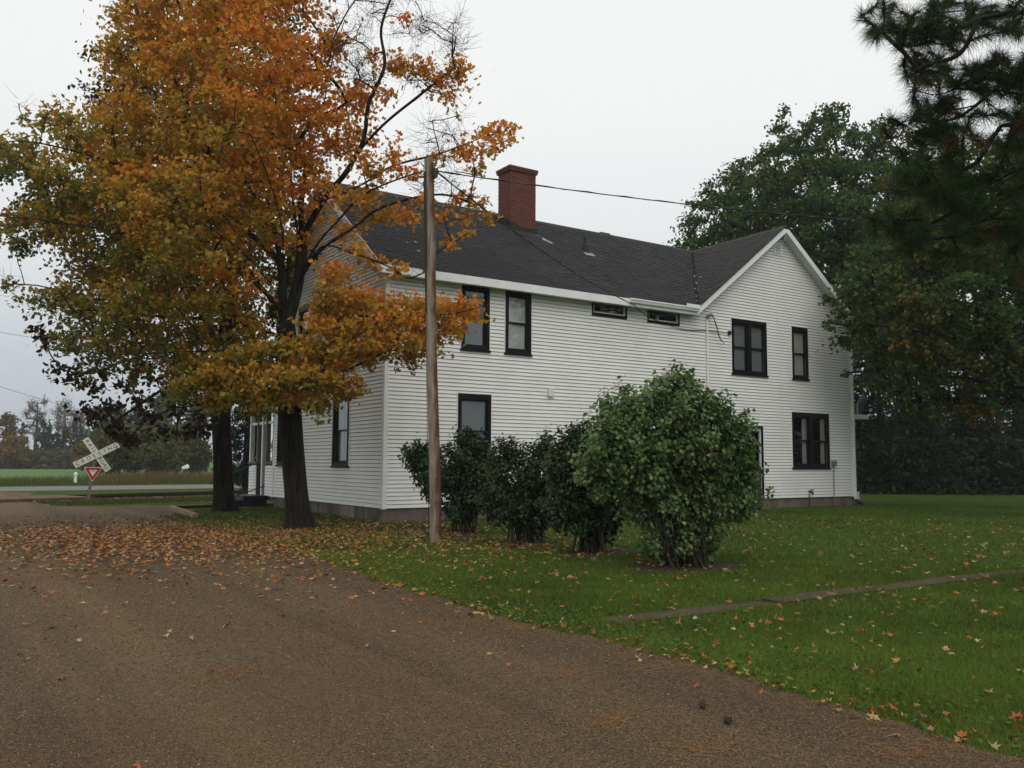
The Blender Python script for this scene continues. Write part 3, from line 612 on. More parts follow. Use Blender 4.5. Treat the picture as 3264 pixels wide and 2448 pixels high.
cr_ = thing('slatted_crate', (19.16, .2, -.12), 'small white slatted crate on the step behind the far house corner', 'crate')
for i in range(3): mk('slat', [box(18.99, 19.32, .075, .09, -.11+i*.085, -.045+i*.085)], M['plastic'], cr_)
for i in range(2): mk('end_panel', [box(18.975+.335*i, 18.99+.335*i, .07, .33, -.12, .17)], M['plastic'], cr_)

# back porch on the left wall's far end ---------------------------------
pz = 0.0
pch = mk('back_porch', [box(0.0, .14, DY+.06, 9.24, 0, 1.08), box(0.0, .14, 10.12, 11.0, 0, 1.08), box(.14, 3.4, 10.86, 11.0, 0, 1.08), box(.0, 3.4, DY+.06, 11.0, -.12, -.01)], M['lapshadow'], house)
def pboards(a0, a1):
    for i in range(10):
        z = i*SX
        V = np.array([cL(s, o, q) for s in (a0, a1) for o, q in ((.001, z+.013), (.030, z+.012), (.029, z+.018), (.010, z+SX-.001), (.001, z+SX-.001))])
        mk('siding_board', [(V, np.array([[j, (j+1) % 5, 5+(j+1) % 5, 5+j] for j in range(5)]))], M['siding'], pch)
pboards(DY+.07, 9.20); pboards(10.16, 10.98)
mk('ledge', [box(-.05, .18, DY+.06, 9.26, 1.08, 1.14), box(-.05, .18, 10.1, 11.04, 1.08, 1.14)], M['greywood'], pch)
for yy, mt in ((8.46, 'greywood'), (9.17, 'greywood'), (9.60, 'trim'), (10.14, 'greywood'), (10.93, 'trim')):
    mk('post', [box(-.02, .12, yy-.055, yy+.055, 1.14 if yy != 9.6 else 0, 2.9)], M[mt], pch)
mk('screen_bar', [box(.02, .08, 8.5, 10.9, 2.42, 2.5)], M['trim'], pch)
mk('door_leaf', [box(.05, .1, 9.26, 9.56, .02, 2.4)], M['greywood'], pch)
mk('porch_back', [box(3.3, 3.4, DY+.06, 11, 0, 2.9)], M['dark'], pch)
mk('porch_roof', [box(-.3, 3.6, DY-.0, 11.3, 2.9, 3.06)], M['trim'], pch)
mk('porch_roof_deck', prism([(-.32, DY+.02, 3.06), (-.32, 11.35, 3.06), (-.32, 11.35, 3.12), (-.32, DY+.02, 3.6)], (3.9, 0, 0)), M['shingle'], pch)
st = thing('entry_steps', (-.75, 9.6, G0), 'black wooden steps with dark iron railing below the back porch', 'steps')
mk('tread', [box(-.85, -.04, 8.75, 10.45, -.05, .03)], M['blackwood'], st)
mk('tread', [box(-1.2, -.86, 8.85, 10.35, -.17, -.10)], M['blackwood'], st)
mk('tread', [box(-1.55, -1.21, 8.85, 10.35, -.28, -.22)], M['blackwood'], st)
mk('stringer', [box(-.8, -.06, 8.8, 8.85, G0, -.05), box(-1.18, -.8, 8.88, 8.92, G0, -.17), box(-1.5, -1.18, 8.88, 8.92, G0, -.28), box(-.83, -.8, 8.85, 10.4, G0, -.06), box(-1.18, -1.15, 8.9, 10.3, G0, -.18), box(-1.52, -1.5, 8.9, 10.3, G0, -.29)], M['blackwood'], st)
for yy in (10.25, 8.95):
    top = 1.0
    rl = mk('railing', tube([(-.1, yy, 1.05), (-1.55, yy, .38)], .022, 6)+tube([(-.15, yy, .15 if yy > 9 else .12), (-1.5, yy, -.2)], .014, 6), M['darkmetal'], st) if yy > 9 else mk('railing', tube([(-.1, yy, .34), (-1.5, yy, -.12)], .02, 6), M['darkmetal'], st)
    if yy > 9:
        for i in range(6):
            xx = -.3-i*.22; zt = 1.05+(xx+.1)*.462; zb = .15+(xx+.15)*.26
            mk('baluster', tube([(xx, yy, zb), (xx, yy, (zb+zt)/2), (xx, yy, zt)], [.010, .016, .010], 5), M['darkmetal'], rl)

# ------------------------------------------------------------------ utility pole and cables
PB = np.array([-1.43, -5.39, G0-.4]); PT = np.array([-1.91, -5.78, 6.86])
pole = thing('utility_pole', (-1.43, -5.39, G0), 'tall weathered wooden utility pole leaning left beside the dark shrubs', 'utility pole')
ts = np.linspace(0, 1, 40); PP = PB+ts[:, None]*(PT-PB); PP[:, 0] += .015*np.sin(ts*9); PP[:, 1] += .01*np.sin(ts*7+1)
mk('shaft', tube(PP, .112-.027*ts, 18, rough=.03, seed=2), M['polewood'], pole, smooth=True)
def onpole(t, dx, dy=0):
    q = PB+t*(PT-PB); return q+RT*dx*1.0+FW*dy
mk('conduit_strip', tube([onpole(.62, -.09, -.05), onpole(.8, -.085, -.05), onpole(.965, -.075, -.05)], .022, 6), M['brownwood'], pole)
mk('ground_wire', tube([onpole(.05, -.12, -.02), onpole(.4, -.115, -.02), onpole(.62, -.10, -.02)], .006, 4), M['wire'], pole)
mk('bracket', [box(*(lambda q: (q[0]-.05, q[0]+.05, q[1]-.05, q[1]+.05, q[2]-.09, q[2]+.07))(onpole(.965, .10)))], M['darkmetal'], pole)
for t_ in (.55, .69): mk('bolt', tube([onpole(t_, -.16, 0), onpole(t_, -.06, 0)], .012, 5), M['darkmetal'], pole)
mk('insulator', tube([onpole(.968, .10), onpole(.968, .18)], [.05, .035], 8), M['darkmetal'], pole)
def cable(name, A, B, sag, r, label, n=40, twist=0):
    t = np.linspace(0, 1, n)[:, None]; P = A+t*(B-A); P[:, 2] -= (4*sag*t*(1-t))[:, 0]
    g = tube(P, r, 5)
    if twist:
        P2_ = P+np.stack([np.zeros(n), np.zeros(n), twist*np.sin(np.arange(n)*1.9)], 1)+np.array([.0, -.012, 0]); g = g+tube(P2_, r*.8, 5)
    return tag(mk(name, g, M['wire'], None), label, 'cable')
q0 = onpole(.968, .17)
cable('overhead_cable', q0, AT(3420, 726, 27), .30, .012, 'twisted black overhead cable running right from the pole into the trees', 70, .012)
cable('service_cable', q0+np.array([0, 0, -.03]), np.array([8.0, -.43, 5.86]), .20, .014, 'black service cable sloping from the pole down to the house eave', 50, .01)
fpb = AT(282, 1540, 95.0); fpole = thing('distant_pole', (fpb[0], fpb[1], G0), 'faint thin utility pole far off before the misty trees', 'utility pole')
fpt = AT(282, 1311, 95.0); mk('shaft', tube([(fpb[0], fpb[1], G0), (fpt[0], fpt[1], fpt[2])], .10, 6), M['greywood'], fpole)
mk('crossarm', tube([fpt-RT*.35+np.array([0, 0, -.1]), fpt+RT*.35+np.array([0, 0, -.1])], .06, 5), M['greywood'], fpole)
cable('far_cable', AT(-300, 1125, 60), fpt, .3, .016, 'thin far cable dropping to the faint distant pole at left', 30)
cable('high_cable', AT(-300, 1005, 40), AT(600, 1120, 60), .35, .010, 'thin high cable crossing the grey sky at the left edge', 30)

# ------------------------------------------------------------------ railway
zt = -.20
r1, r2 = GR(110, 1580, zt), GR(677, 1566, zt); tdir = unit((r2-r1)[:2]); tn = np.array([-tdir[1], tdir[0]])
far0 = r1[:2]
def along(s, off): return far0+tdir*s+tn*off
bs_ = [along(-60, .9), along(90, .9), along(90, -2.6), along(-60, -2.6)]
bt_ = [along(-60, .3), along(90, .3), along(90, -1.75), along(-60, -1.75)]
structure(mk('ballast_bed', [hexa([(*bs_[0], G0-.01), (*bs_[1], G0-.01), (*bs_[2], G0-.01), (*bs_[3], G0-.01), (*bt_[0], zt-.16), (*bt_[1], zt-.16), (*bt_[2], zt-.16), (*bt_[3], zt-.16)])], M['ballast']))
trk = thing('railway_track', (*along(8, -.7), G0), 'dark railway track on low ballast crossing behind the white house', 'railway track')
for off in (0, -1.435):
    A, B = along(1.2, off), along(88, off)
    prof = [(-.06, -.14), (.06, -.14), (.06, -.125), (.012, -.11), (.012, -.035), (.035, -.02), (.035, 0), (-.035, 0), (-.035, -.02), (-.012, -.035), (-.012, -.11), (-.06, -.125)]
    mk('rail', prism([(A[0]+tn[0]*a, A[1]+tn[1]*a, zt+b) for a, b in prof], (*(B-A), 0)), M['rail'], trk)
tie = mesh('tie', [box(-.11, .11, -1.25, 1.25, -.12, .0)]); tie.materials.append(M['tie'])
for i in range(64):
    q = along(2+i*.56, -.72); o = link('tie', tie, None, trk, (q[0], q[1], zt-.13)); o.location = Vector((q[0], q[1], zt-.135)) ; o.rotation_euler = (0, 0, math.atan2(tdir[1], tdir[0])+.03*math.sin(i*3))
panel = [along(-9, .75), along(1.3, .75), along(1.3, -2.2), along(-9, -2.2)]
structure(mk('crossing_panel', [hexa([(*panel[0], G0-.02), (*panel[1], G0-.02), (*panel[2], G0-.02), (*panel[3], G0-.02), (*panel[0], zt-.02), (*panel[1], zt-.02), (*panel[2], zt-.02), (*panel[3], zt-.02)])], M['gravel']))
nst = 9000
sA = RNG.uniform(-1, 60, nst); sO = RNG.uniform(-2.55, .85, nst); oc = np.array([[0, 0, .5], [.5, 0, 0], [0, .5, 0], [-.5, 0, 0], [0, -.5, 0], [0, 0, -.4]]); of = [(0, 1, 2), (0, 2, 3), (0, 3, 4), (0, 4, 1)]
pc = np.stack([far0[0]+tdir[0]*sA+tn[0]*sO, far0[1]+tdir[1]*sA+tn[1]*sO, np.where(np.abs(sO+.72) < 1.05, zt-.15, np.interp(sO, [-2.6, -1.75, .3, .9], [G0, zt-.15, zt-.15, G0]))], 1)
V_, F_ = scatter(pc, RNG.uniform(.07, .17, nst), oc, of, RNG, .7)
sc = RNG.uniform(.05, .2, nst)[:, None]*np.array([1, .95, .9]); stuff(mk('ballast_stones', [(V_, F_)], M['stone'], None, [np.repeat(sc, 6, 0)]), 'grey crushed ballast stones beside the rails', 'ballast')

# crossing sign ----------------------------------------------------------
SD = 32.2; SB = AT(278, 1597, SD); k_ = SD/FPX
sg = thing('crossing_sign', (SB[0], SB[1], G0), 'leaning white railroad crossbuck above a red yield sign on one post', 'road sign')
nv = unit(np.array([CAM[0]-SB[0], CAM[1]-SB[1], 0.0])); hu = np.array([-nv[1], nv[0], 0.0])
if hu@RT < 0: hu = -hu
def S(px, py, o=0.0):                                    # sign-plane point for a picture position
    return SB+hu*((px-278)*k_)+np.array([0, 0, 1.0])*((1597-py)*k_)+nv*o
mk('post', [hexa([S(273, 1604, -.05), S(283, 1604, -.05), S(283, 1604, .05), S(273, 1604, .05), S(294, 1425, -.05), S(303, 1425, -.05), S(303, 1425, .05), S(294, 1425, .05)])], M['greywood'], sg)
def plank(c0, c1, wd, o, name):
    a = np.array(c0, float); b = np.array(c1, float); d = unit(b-a); nn = np.array([-d[1], d[0]])*wd/2
    cs = [a-nn, b-nn, b+nn, a+nn]
    return mk(name, [hexa([S(*c, o) for c in cs]+[S(*c, o+.015) for c in cs])], M['signwhite'], sg), a, d
def text(s, cx, cy, size_px, ang, o, parent, mat, sx=1.0):
    cu = bpy.data.curves.new('letters', 'FONT'); cu.body = s; cu.align_x = 'CENTER'; cu.align_y = 'CENTER'; cu.size = size_px*k_*1.35; cu.extrude = .002; cu.offset = .0
    ob = bpy.data.objects.new('letters_tmp', cu); col.objects.link(ob)
    bpy.context.view_layer.update(); me = bpy.data.meshes.new_from_object(ob); bpy.data.objects.remove(ob)
    co = np.empty(len(me.vertices)*3); me.vertices.foreach_get('co', co); co = co.reshape(-1, 3); co[:, 0] *= sx
    ca, sa = math.cos(ang), math.sin(ang); xx = co[:, 0]*ca-co[:, 1]*sa; yy = co[:, 0]*sa+co[:, 1]*ca
    Wd = S(cx, cy, o)+np.outer(xx, hu)+np.outer(yy, [0, 0, 1])+np.outer(co[:, 2], nv)
    me.vertices.foreach_set('co', Wd.ravel()); me.update(); me.name = 'letter'; me.materials.clear(); me.materials.append(mat)
    return link('letter', me, None, parent)
b1, a1, d1 = plank((264, 1399), (335, 1500), 20, .055, 'crossbuck_board')
for c, t in zip('RAIL', (.085, .20, .305, .40)): text(c, *(np.array([264, 1399])+t*np.array([71, 101])), 11.5, -math.radians(54.9), .073, b1, M['letter'])
for c, t in zip('ROAD', (.635, .735, .835, .925)): text(c, *(np.array([264, 1399])+t*np.array([71, 101])), 11.5, -math.radians(54.9), .073, b1, M['letter'])
b2, a2, d2 = plank((236, 1484), (362, 1416), 20, .078, 'crossbuck_board')
for c, t in zip('CROSSING', (.075, .195, .325, .44, .565, .685, .80, .92)): text(c, *(np.array([236, 1484])+t*np.array([126, -68])), 12.5, math.radians(28.4), .096, b2, M['letter'])
def tri(c, s, o, mat, parent, name, rnd=.10):
    v = np.array([(-1, .60), (1, .60), (0, -1.12)], float)*s; pts = []
    for i in range(3):
        p0, p1, p2 = v[i-1], v[i], v[(i+1) % 3]
        for q in np.linspace(0, 1, 5):
            A_ = p1+(p0-p1)*rnd*(1-q); B_ = p1+(p2-p1)*rnd*q; pts.append(A_*(1-q)+B_*q if False else p1+(p0-p1)*rnd*(1-q)**2+(p2-p1)*rnd*q**2)
    ca, sa = math.cos(-.03), math.sin(-.03)
    P = [S(c[0]+x*ca-y*sa, c[1]-(x*sa+y*ca), o) for x, y in pts][::-1]
    return mk(name, prism(P, nv*.006), mat, parent)
yc = (290.5, 1506)
ys_ = tri(yc, 27.5, .058, M['signwhite'], sg, 'yield_sign'); tri(yc, 24.6, .066, M['signred'], ys_, 'red_border'); yi = tri((290.5, 1505.5), 12.3, .074, M['signwhite'], ys_, 'white_centre')
text('YIELD', 290.5, 1501.5, 4.2, 0, .083, yi and ys_, M['letter'], 1.0)
# white marker post across the road
mp0 = AT(239.5, 1541, 57.5)
mkp = thing('marker_post', (mp0[0], mp0[1], G0), 'short white marker post with pointed top on the grassy road verge', 'post')
hw = .085; mk('shaft', [box(mp0[0]-hw, mp0[0]+hw, mp0[1]-hw, mp0[1]+hw, G0-.1, G0+.52)], M['plastic'], mkp)
V = np.array([(mp0[0]+a*.11, mp0[1]+b*.11, G0+.50) for a, b in ((-1, -1), (1, -1), (1, 1), (-1, 1))]+[(mp0[0]+a*.11, mp0[1]+b*.11, G0+.62) for a, b in ((-1, -1), (1, -1), (1, 1), (-1, 1))]+[(mp0[0], mp0[1], G0+.72)])
mk('cap', [(V, np.array([[0, 3, 2, 1], [0, 1, 5, 4], [1, 2, 6, 5], [2, 3, 7, 6], [3, 0, 4, 7]])), (V, np.array([[4, 5, 8], [5, 6, 8], [6, 7, 8], [7, 4, 8]]))], M['plastic'], mkp)
# crumpled white sheet in the brush
ws = AT(591, 1492, 75.0); n_ = 9; gx, gy = np.meshgrid(np.linspace(-.30, .30, n_), np.linspace(-.2, .2, n_))
V = np.stack([ws[0]+gx*RT[0], ws[1]+gx*RT[1]+gy*.6, ws[2]+.25*np.sin(gx*4+1)*np.cos(gy*7)+RNG.normal(0, .07, gx.shape)+gy*.3], -1).reshape(-1, 3)
F = [[r*n_+c, r*n_+c+1, (r+1)*n_+c+1, (r+1)*n_+c] for r in range(n_-1) for c in range(n_-1)]
tag(mk('plastic_sheet', [(V, np.array(F))], M['plastic']), 'small crumpled white sheet caught in the roadside brush', 'sheet')
# timber edging frame by the second tree
te = thing('timber_edging', (*P2(580, 1640), G0), 'low weathered timber edging around the gravel beside the far trunk', 'edging')
A, B, C_ = np.array(GR(545, 1624)), np.array(GR(622, 1652)), np.array(GR(690, 1618))
def beam(a, b, wd, h, mat, par, name):
    d = unit((b-a)[:2]); n2 = np.array([-d[1], d[0], 0])*wd/2; up = np.array([0, 0, h])
    return mk(name, [hexa([a-n2, b-n2, b+n2, a+n2, a-n2+up, b-n2+up, b+n2+up, a+n2+up])], mat, par)
beam(A, B, .14, .12, M['timber'], te, 'timber'); beam(A+np.array([0, .1, 0]), C_, .12, .10, M['brownwood'], te, 'timber')

# ------------------------------------------------------------------ trees
def inpoly(P, poly):
    x, y = P[:, 0], P[:, 1]; poly = np.array(poly, float); r = np.zeros(len(P), bool); j = len(poly)-1
    for i in range(len(poly)):
        xi, yi = poly[i]; xj, yj = poly[j]
        c = ((yi > y) != (yj > y)) & (x < (xj-xi)*(y-yi)/(yj-yi+1e-12)+xi); r ^= c; j = i
    return r
def edgedist(P, poly):
    poly = np.array(poly, float); d = np.full(len(P), 1e9)
    for a, b in zip(poly, np.roll(poly, -1, 0)):
        ab = b-a; t = np.clip(((P-a)@ab)/(ab@ab+1e-9), 0, 1); d = np.minimum(d, np.linalg.norm(P-(a+t[:, None]*ab), axis=1))
    return d
def fill(poly, depth, thick, spacing, rng, tries=4000, grow=1.0, shift=0.0):
    """clump centres filling a crown whose silhouette is poly, with real depth"""
    poly = np.array(poly, float); lo, hi = poly.min(0), poly.max(0); k = depth/FPX; outp = []; scr = []
    C = rng.uniform(lo, hi, (tries, 2)); C = C[inpoly(C, poly)]; ed = edgedist(C, poly)*k
    for c, e in zip(C, ed):
        if e < spacing*.30: continue
        d = depth+shift+rng.uniform(-1, 1)*min(thick, .4+e*grow); q = AT(c[0], c[1], d)
        if all(np.linalg.norm(q-o) > spacing for o in outp): outp.append(q); scr.append(c)
    return np.array(outp), np.array(scr)
def inhouse(P):
    x, y, z = P[:, 0], P[:, 1], P[:, 2]
    return ((x > -.45) & (x < 19.4) & (y > -.5) & (y < 8.9) & (z < np.maximum(roofz(np.clip(y, -.5, 8.9)), 6.3)+.25)) | ((x > -.5) & (y > 8) & (y < 11.4) & (z < 3.8) & (x < 4))
class Tree:
    def __init__(s, base, limbs, rbase, rng):
        s.rng = rng; s.pos = []; s.par = []; s.w = []; s.chains = []; s.rb = rbase; s.twigs = []
        first = None
        for L_ in limbs:
            P = curve_pts(L_, 8)
            if first is None:
                idx = []
                for i, p in enumerate(P): s.pos.append(p); s.par.append(i-1); idx.append(i)
                first = idx; s.chains.append(idx)
            else:
                A_ = s.near(P[0]); s.path(A_, P[1:])
    def near(s, p): return int(np.argmin(np.linalg.norm(np.array(s.pos)-p, axis=1)))
    def path(s, a, P):
        idx = [a]; pa = a
        for p in P: s.pos.append(p); s.par.append(pa); pa = len(s.pos)-1; idx.append(pa)
        s.chains.append(idx); return idx
    def reach(s, c, rise=.35, ground=1.2):
        P = np.array(s.pos); d = c-P; dist = np.linalg.norm(d, axis=1)
        cost = dist+1.0*np.maximum(0, P[:, 2]-c[2]+.0)+np.where(P[:, 2] < G0+ground, 5, 0)
        a = int(np.argmin(cost)); A_ = P[a]; L_ = dist[a]
        if L_ < .15: return [a]
        mid = (A_+c)/2+np.array([0, 0, rise*L_*.35])+s.rng.normal(0, .07*L_, 3)
        n = max(3, int(L_/.22)); t = np.linspace(0, 1, n+1)[1:, None]
        Q = (1-t)**2*A_+2*t*(1-t)*mid+t*t*c+s.rng.normal(0, .015, (n, 3))*(1-t)
        return s.path(a, Q)
    def clump_twigs(s, c, r, n, flat=.6, droop=.1):
        outp = []
        for _ in range(n):
            d = unit(s.rng.normal(size=3)*np.array([1, 1, flat])); L_ = r*s.rng.uniform(.6, 1.1); st_ = c+s.rng.normal(0, r*.15, 3)
            P = np.array([st_, st_+d*L_*.5+s.rng.normal(0, .06*L_, 3), st_+d*L_+np.array([0, 0, -droop*L_])+s.rng.normal(0, .08*L_, 3)])
            s.twigs.append(P); outp.append(P)
        return outp
    def wood(s, pexp=.55, rmin=.007, rmax=9):
        n = len(s.pos); w = np.zeros(n); ch = np.zeros(n)
        for p in s.par:
            if p >= 0: ch[p] += 1
        for i in range(n-1, -1, -1):
            if ch[i] == 0: w[i] += 1
            if s.par[i] >= 0: w[s.par[i]] += w[i]
        W = w.max(); R = rmin+(s.rb-rmin)*(w/W)**pexp
        P = np.array(s.pos); gs = []
        for k, c in enumerate(s.chains):
            rr = R[c].copy()
            if k > 0: rr = np.minimum(rr, rmax); rr[0] = min(R[c[0]], R[c[1]]*1.25, rmax)
            if k == 0:
                z = P[c][:, 2]-G0; rr = rr*(1+.5*np.exp(-np.maximum(z, 0)/.22))
            gs += tube(P[c], rr, 28 if k == 0 else (8 if rr[1] > .04 else 5), cap=False, rough=(+.06+.13*np.exp(-np.maximum(P[c][:, 2]-G0, 0)/.25)) if k == 0 else (.06 if rr[0] > .08 else 0), seed=k)
        return gs
    def twiggroups(s, r0=.006, r1=.002):
        T = np.array(s.twigs)                             # n,3,3 -> thin three-sided tubes
        n = len(T); gs = []; off = np.array([[0, 1, 0], [.87, -.5, 0], [-.87, -.5, 0]]); V = []
        d = unit(T[:, 2]-T[:, 0]); a = unit(np.cross(d, np.array([.3, .2, 1.0]))); b = np.cross(d, a)
        for j, r in enumerate((r0, (r0+r1)/2, r1)):
            V.append(np.stack([T[:, j]+r*(o[0]*a+o[1]*b) for o in off], 1))
        V = np.concatenate(V, 1).reshape(-1, 3); F = []
        for j in (0, 1):
            for q in range(3): F.append([j*3+q, j*3+(q+1) % 3, (j+1)*3+(q+1) % 3, (j+1)*3+q])
        F = (np.array(F)[None]+(np.arange(n)*9)[:, None, None]).reshape(-1, 4)
        return [(V, F)]
def leafpos(tw, c, r, n, rng, flat=.6, jit=.06):
    T = np.array(tw); k = rng.integers(0, len(T), n); t = rng.uniform(.1, 1.05, n)[:, None]
    A_, B_, C_ = T[k, 0], T[k, 1], T[k, 2]; P = (1-t)**2*A_+2*t*(1-t)*B_+t*t*C_
    P = P+rng.normal(0, jit, (n, 3)); m = rng.random(n) < .4
    g = rng.normal(0, 1, (n, 3))*np.array([1, 1, flat])*r*.5+c; P[m] = g[m]; return P
def mixc(stops, t):
    t = np.clip(t, 0, 1)[:, None]; S_ = np.array([s[1] for s in stops]); X = np.array([s[0] for s in stops])
    return np.stack([np.interp(t[:, 0], X, S_[:, i]) for i in range(3)], 1)

# --- the orange maple by the house corner
rng = np.random.default_rng(5); MD = 19.6
limbs = [[AT(950, 1715, MD), AT(946, 1640, MD), AT(936, 1500, MD), AT(925, 1300, MD), AT(918, 1100, MD), AT(905, 980, MD), AT(895, 850, MD), AT(868, 700, MD-.2), AT(820, 540, MD-.5), AT(770, 390, MD-.6), AT(720, 220, MD-.6), AT(690, 60, MD-.5), AT(670, -120, MD-.4)],
    [AT(915, 1040, MD), AT(948, 900, MD+.1), AT(962, 780, MD+.3), AT(960, 640, MD+.5), AT(985, 500, MD+.6), AT(1030, 340, MD+.7), AT(1060, 190, MD+.7), AT(1100, 60, MD+.6)],
    [AT(958, 800, MD+.3), AT(930, 600, MD+1.2), AT(925, 400, MD+1.6), AT(915, 200, MD+1.8), AT(930, -40, MD+1.9)],
    [AT(962, 760, MD+.3), AT(1030, 640, MD-.2), AT(1110, 540, MD-.6), AT(1160, 440, MD-.9), AT(1175, 330, MD-1.1), AT(1225, 210, MD-1.2), AT(1215, 90, MD-1.2), AT(1260, -40, MD-1.2)],
    [AT(1030, 640, MD-.2), AT(1150, 590, MD-.4), AT(1250, 530, MD-.7), AT(1400, 490, MD-.9), AT(1560, 430, MD-1.0)],
    [AT(1110, 520, MD-.6), AT(1220, 400, MD-.7), AT(1330, 310, MD-.8), AT(1450, 215, MD-.9)],
    [AT(950, 890, MD+.1), AT(1010, 780, MD-.6), AT(1080, 700, MD-.9), AT(1160, 620, MD-1.1), AT(1300, 560, MD-1.3), AT(1420, 530, MD-1.4)],
    [AT(950, 900, MD+.1), AT(1020, 800, MD-.8), AT(1120, 730, MD-1.1), AT(1220, 660, MD-1.2), AT(1400, 620, MD-1.3), AT(1540, 660, MD-1.3)],
    [AT(940, 930, MD), AT(1020, 790, MD-.9), AT(1130, 810, MD-1.1), AT(1240, 850, MD-1.2), AT(1300, 885, MD-1.2), AT(1350, 870, MD-1.2)],
    [AT(918, 1110, MD), AT(1010, 1040, MD-.8), AT(1130, 1010, MD-1.2), AT(1300, 1010, MD-1.5), AT(1440, 1000, MD-1.6), AT(1550, 975, MD-1.7)],
    [AT(920, 1220, MD), AT(1000, 1180, MD-.8), AT(1100, 1180, MD-1.0), AT(1250, 1110, MD-1.2)],
    [AT(908, 1000, MD), AT(780, 880, MD-.8), AT(600, 800, MD-1.2), AT(380, 740, MD-1.4), AT(120, 700, MD-1.4), AT(10, 690, MD-1.4)],
    [AT(890, 830, MD), AT(740, 700, MD-.5), AT(560, 600, MD-.8), AT(300, 500, MD-1.0), AT(80, 450, MD-1.0), AT(-30, 470, MD-1.)],
    [AT(868, 700, MD-.2), AT(730, 520, MD+.4), AT(560, 400, MD+.6), AT(430, 230, MD+.6), AT(350, 110, MD+.6)],
    [AT(912, 1080, MD), AT(760, 1030, MD+.3), AT(560, 1010, MD+.4), AT(300, 1000, MD+.4), AT(90, 960, MD+.4), AT(5, 905, MD+.4)],
    [AT(918, 1150, MD), AT(800, 1120, MD-1.0), AT(600, 1120, MD-1.6), AT(350, 1130, MD-1.8), AT(180, 1100, MD-1.8)],
    [AT(905, 960, MD), AT(800, 830, MD-1.8), AT(660, 720, MD-2.6), AT(500, 640, MD-3.0)],
    [AT(900, 900, MD), AT(900, 740, MD-1.6), AT(860, 580, MD-2.4), AT(800, 430, MD-2.8)],
    [AT(905, 990, MD), AT(820, 900, MD+1.6), AT(700, 760, MD+2.6), AT(600, 600, MD+3.0)],
    [AT(915, 1120, MD), AT(890, 1060, MD-1.2), AT(820, 1020, MD-2.2), AT(740, 1000, MD-2.8)]]
tr = Tree(None, limbs, .255, rng)
P1 = [(395, -260), (380, -20), (330, 40), (270, 75), (280, 130), (325, 190), (305, 250), (370, 265), (350, 310), (250, 335), (200, 340), (110, 375), (30, 395), (-80, 420), (-80, 570), (70, 590), (60, 640), (-30, 655), (-30, 740), (50, 815), (150, 790), (220, 860), (190, 900), (50, 935), (45, 985), (190, 1010), (190, 1050), (135, 1090), (240, 1185), (320, 1200), (500, 1200), (640, 1250), (760, 1260), (860, 1150), (900, 1000), (985, 900), (1000, 830), (1010, 740), (1060, 700), (1045, 620), (1090, 550), (1200, 480), (1170, 400), (1230, 340), (1170, 260), (1120, 200), (1090, 120), (1090, 60), (1050, 0), (1050, -260)]
P2_ = [(560, 1170), (575, 1255), (650, 1285), (720, 1300), (810, 1328), (885, 1312), (945, 1342), (1020, 1335), (1110, 1285), (1150, 1200), (1200, 1165), (1330, 1155), (1400, 1145), (1440, 1065), (1500, 1062), (1580, 975), (1540, 945), (1480, 950), (1400, 965), (1330, 945), (1230, 925), (1130, 905), (1060, 930), (980, 990), (900, 1070), (760, 1090)]
c1, s1 = fill(P1, MD, 3.0, .62, rng, 5200, .8)
c2, s2 = fill(P2_, MD-1.0, 1.5, .42, rng, 3000, .8)
ex = [(1450, 230, 60), (1400, 260, 50), (1350, 215, 60), (1440, 300, 50), (1300, 210, 55), (1250, 225, 50), (1590, 420, 52), (1615, 450, 36), (1560, 470, 40), (1540, 440, 45), (1500, 500, 42), (1520, 540, 34), (1400, 500, 36), (1470, 475, 46), (1250, 490, 46), (1290, 540, 52), (1200, 560, 56), (1150, 520, 50), (1500, 625, 38), (1450, 640, 34), (1550, 690, 34), (1520, 655, 34), (1480, 700, 36), (1490, 745, 34), (1440, 775, 32), (1150, 650, 56), (1180, 600, 50), (1250, 680, 46), (1310, 690, 46), (1100, 620, 56), (1200, 700, 46), (1100, 740, 56), (1260, 860, 40), (1190, 835, 40), (1140, 800, 45), (1075, 850, 55), (1050, 900, 55), (1340, 640, 36), (1230, 300, 36), (1190, 180, 40), (1290, 60, 26), (1090, 880, 45), (1330, 560, 34), (1410, 690, 34), (40, 905, 26), (15, 920, 22), (80, 385, 26), (150, 365, 22)]
c3 = np.array([AT(a, b, MD-1.1+rng.uniform(-.35, .35)) for a, b, r in ex]); s3 = np.array([(a, b) for a, b, r in ex], float)
cl = np.concatenate([c1, c2, c3]); ss = np.concatenate([s1, s2, s3]); rad = np.concatenate([np.full(len(c1), .56), np.full(len(c2), .42), np.array([e[2] for e in ex])*MD/FPX*1.15])
dens = np.concatenate([np.full(len(c1), 180), np.full(len(c2), 165), np.array([110*(e[2]/50)**2 for e in ex])]).astype(int)
depth_of = (cl-CAM)@FW
keep = ~inhouse(cl) & ~((ss[:, 0] > 880) & (ss[:, 0] < 1000) & (ss[:, 1] > 800) & (ss[:, 1] < 1090) & (depth_of < MD+.6)) & ~((ss[:, 0] > 890) & (ss[:, 0] < 985) & (ss[:, 1] > 1290) & (depth_of < MD))
cl, ss, rad, dens = cl[keep], ss[keep], rad[keep], dens[keep]
order = np.argsort(np.linalg.norm(cl-np.array(AT(915, 900, MD)), axis=1))
lp, lc, lsz = [], [], []
ORANGE = [(0, (.70, .265, .040)), (.30, (.65, .305, .040)), (.55, (.49, .310, .042)), (.8, (.28, .240, .038)), (1, (.145, .170, .034))]
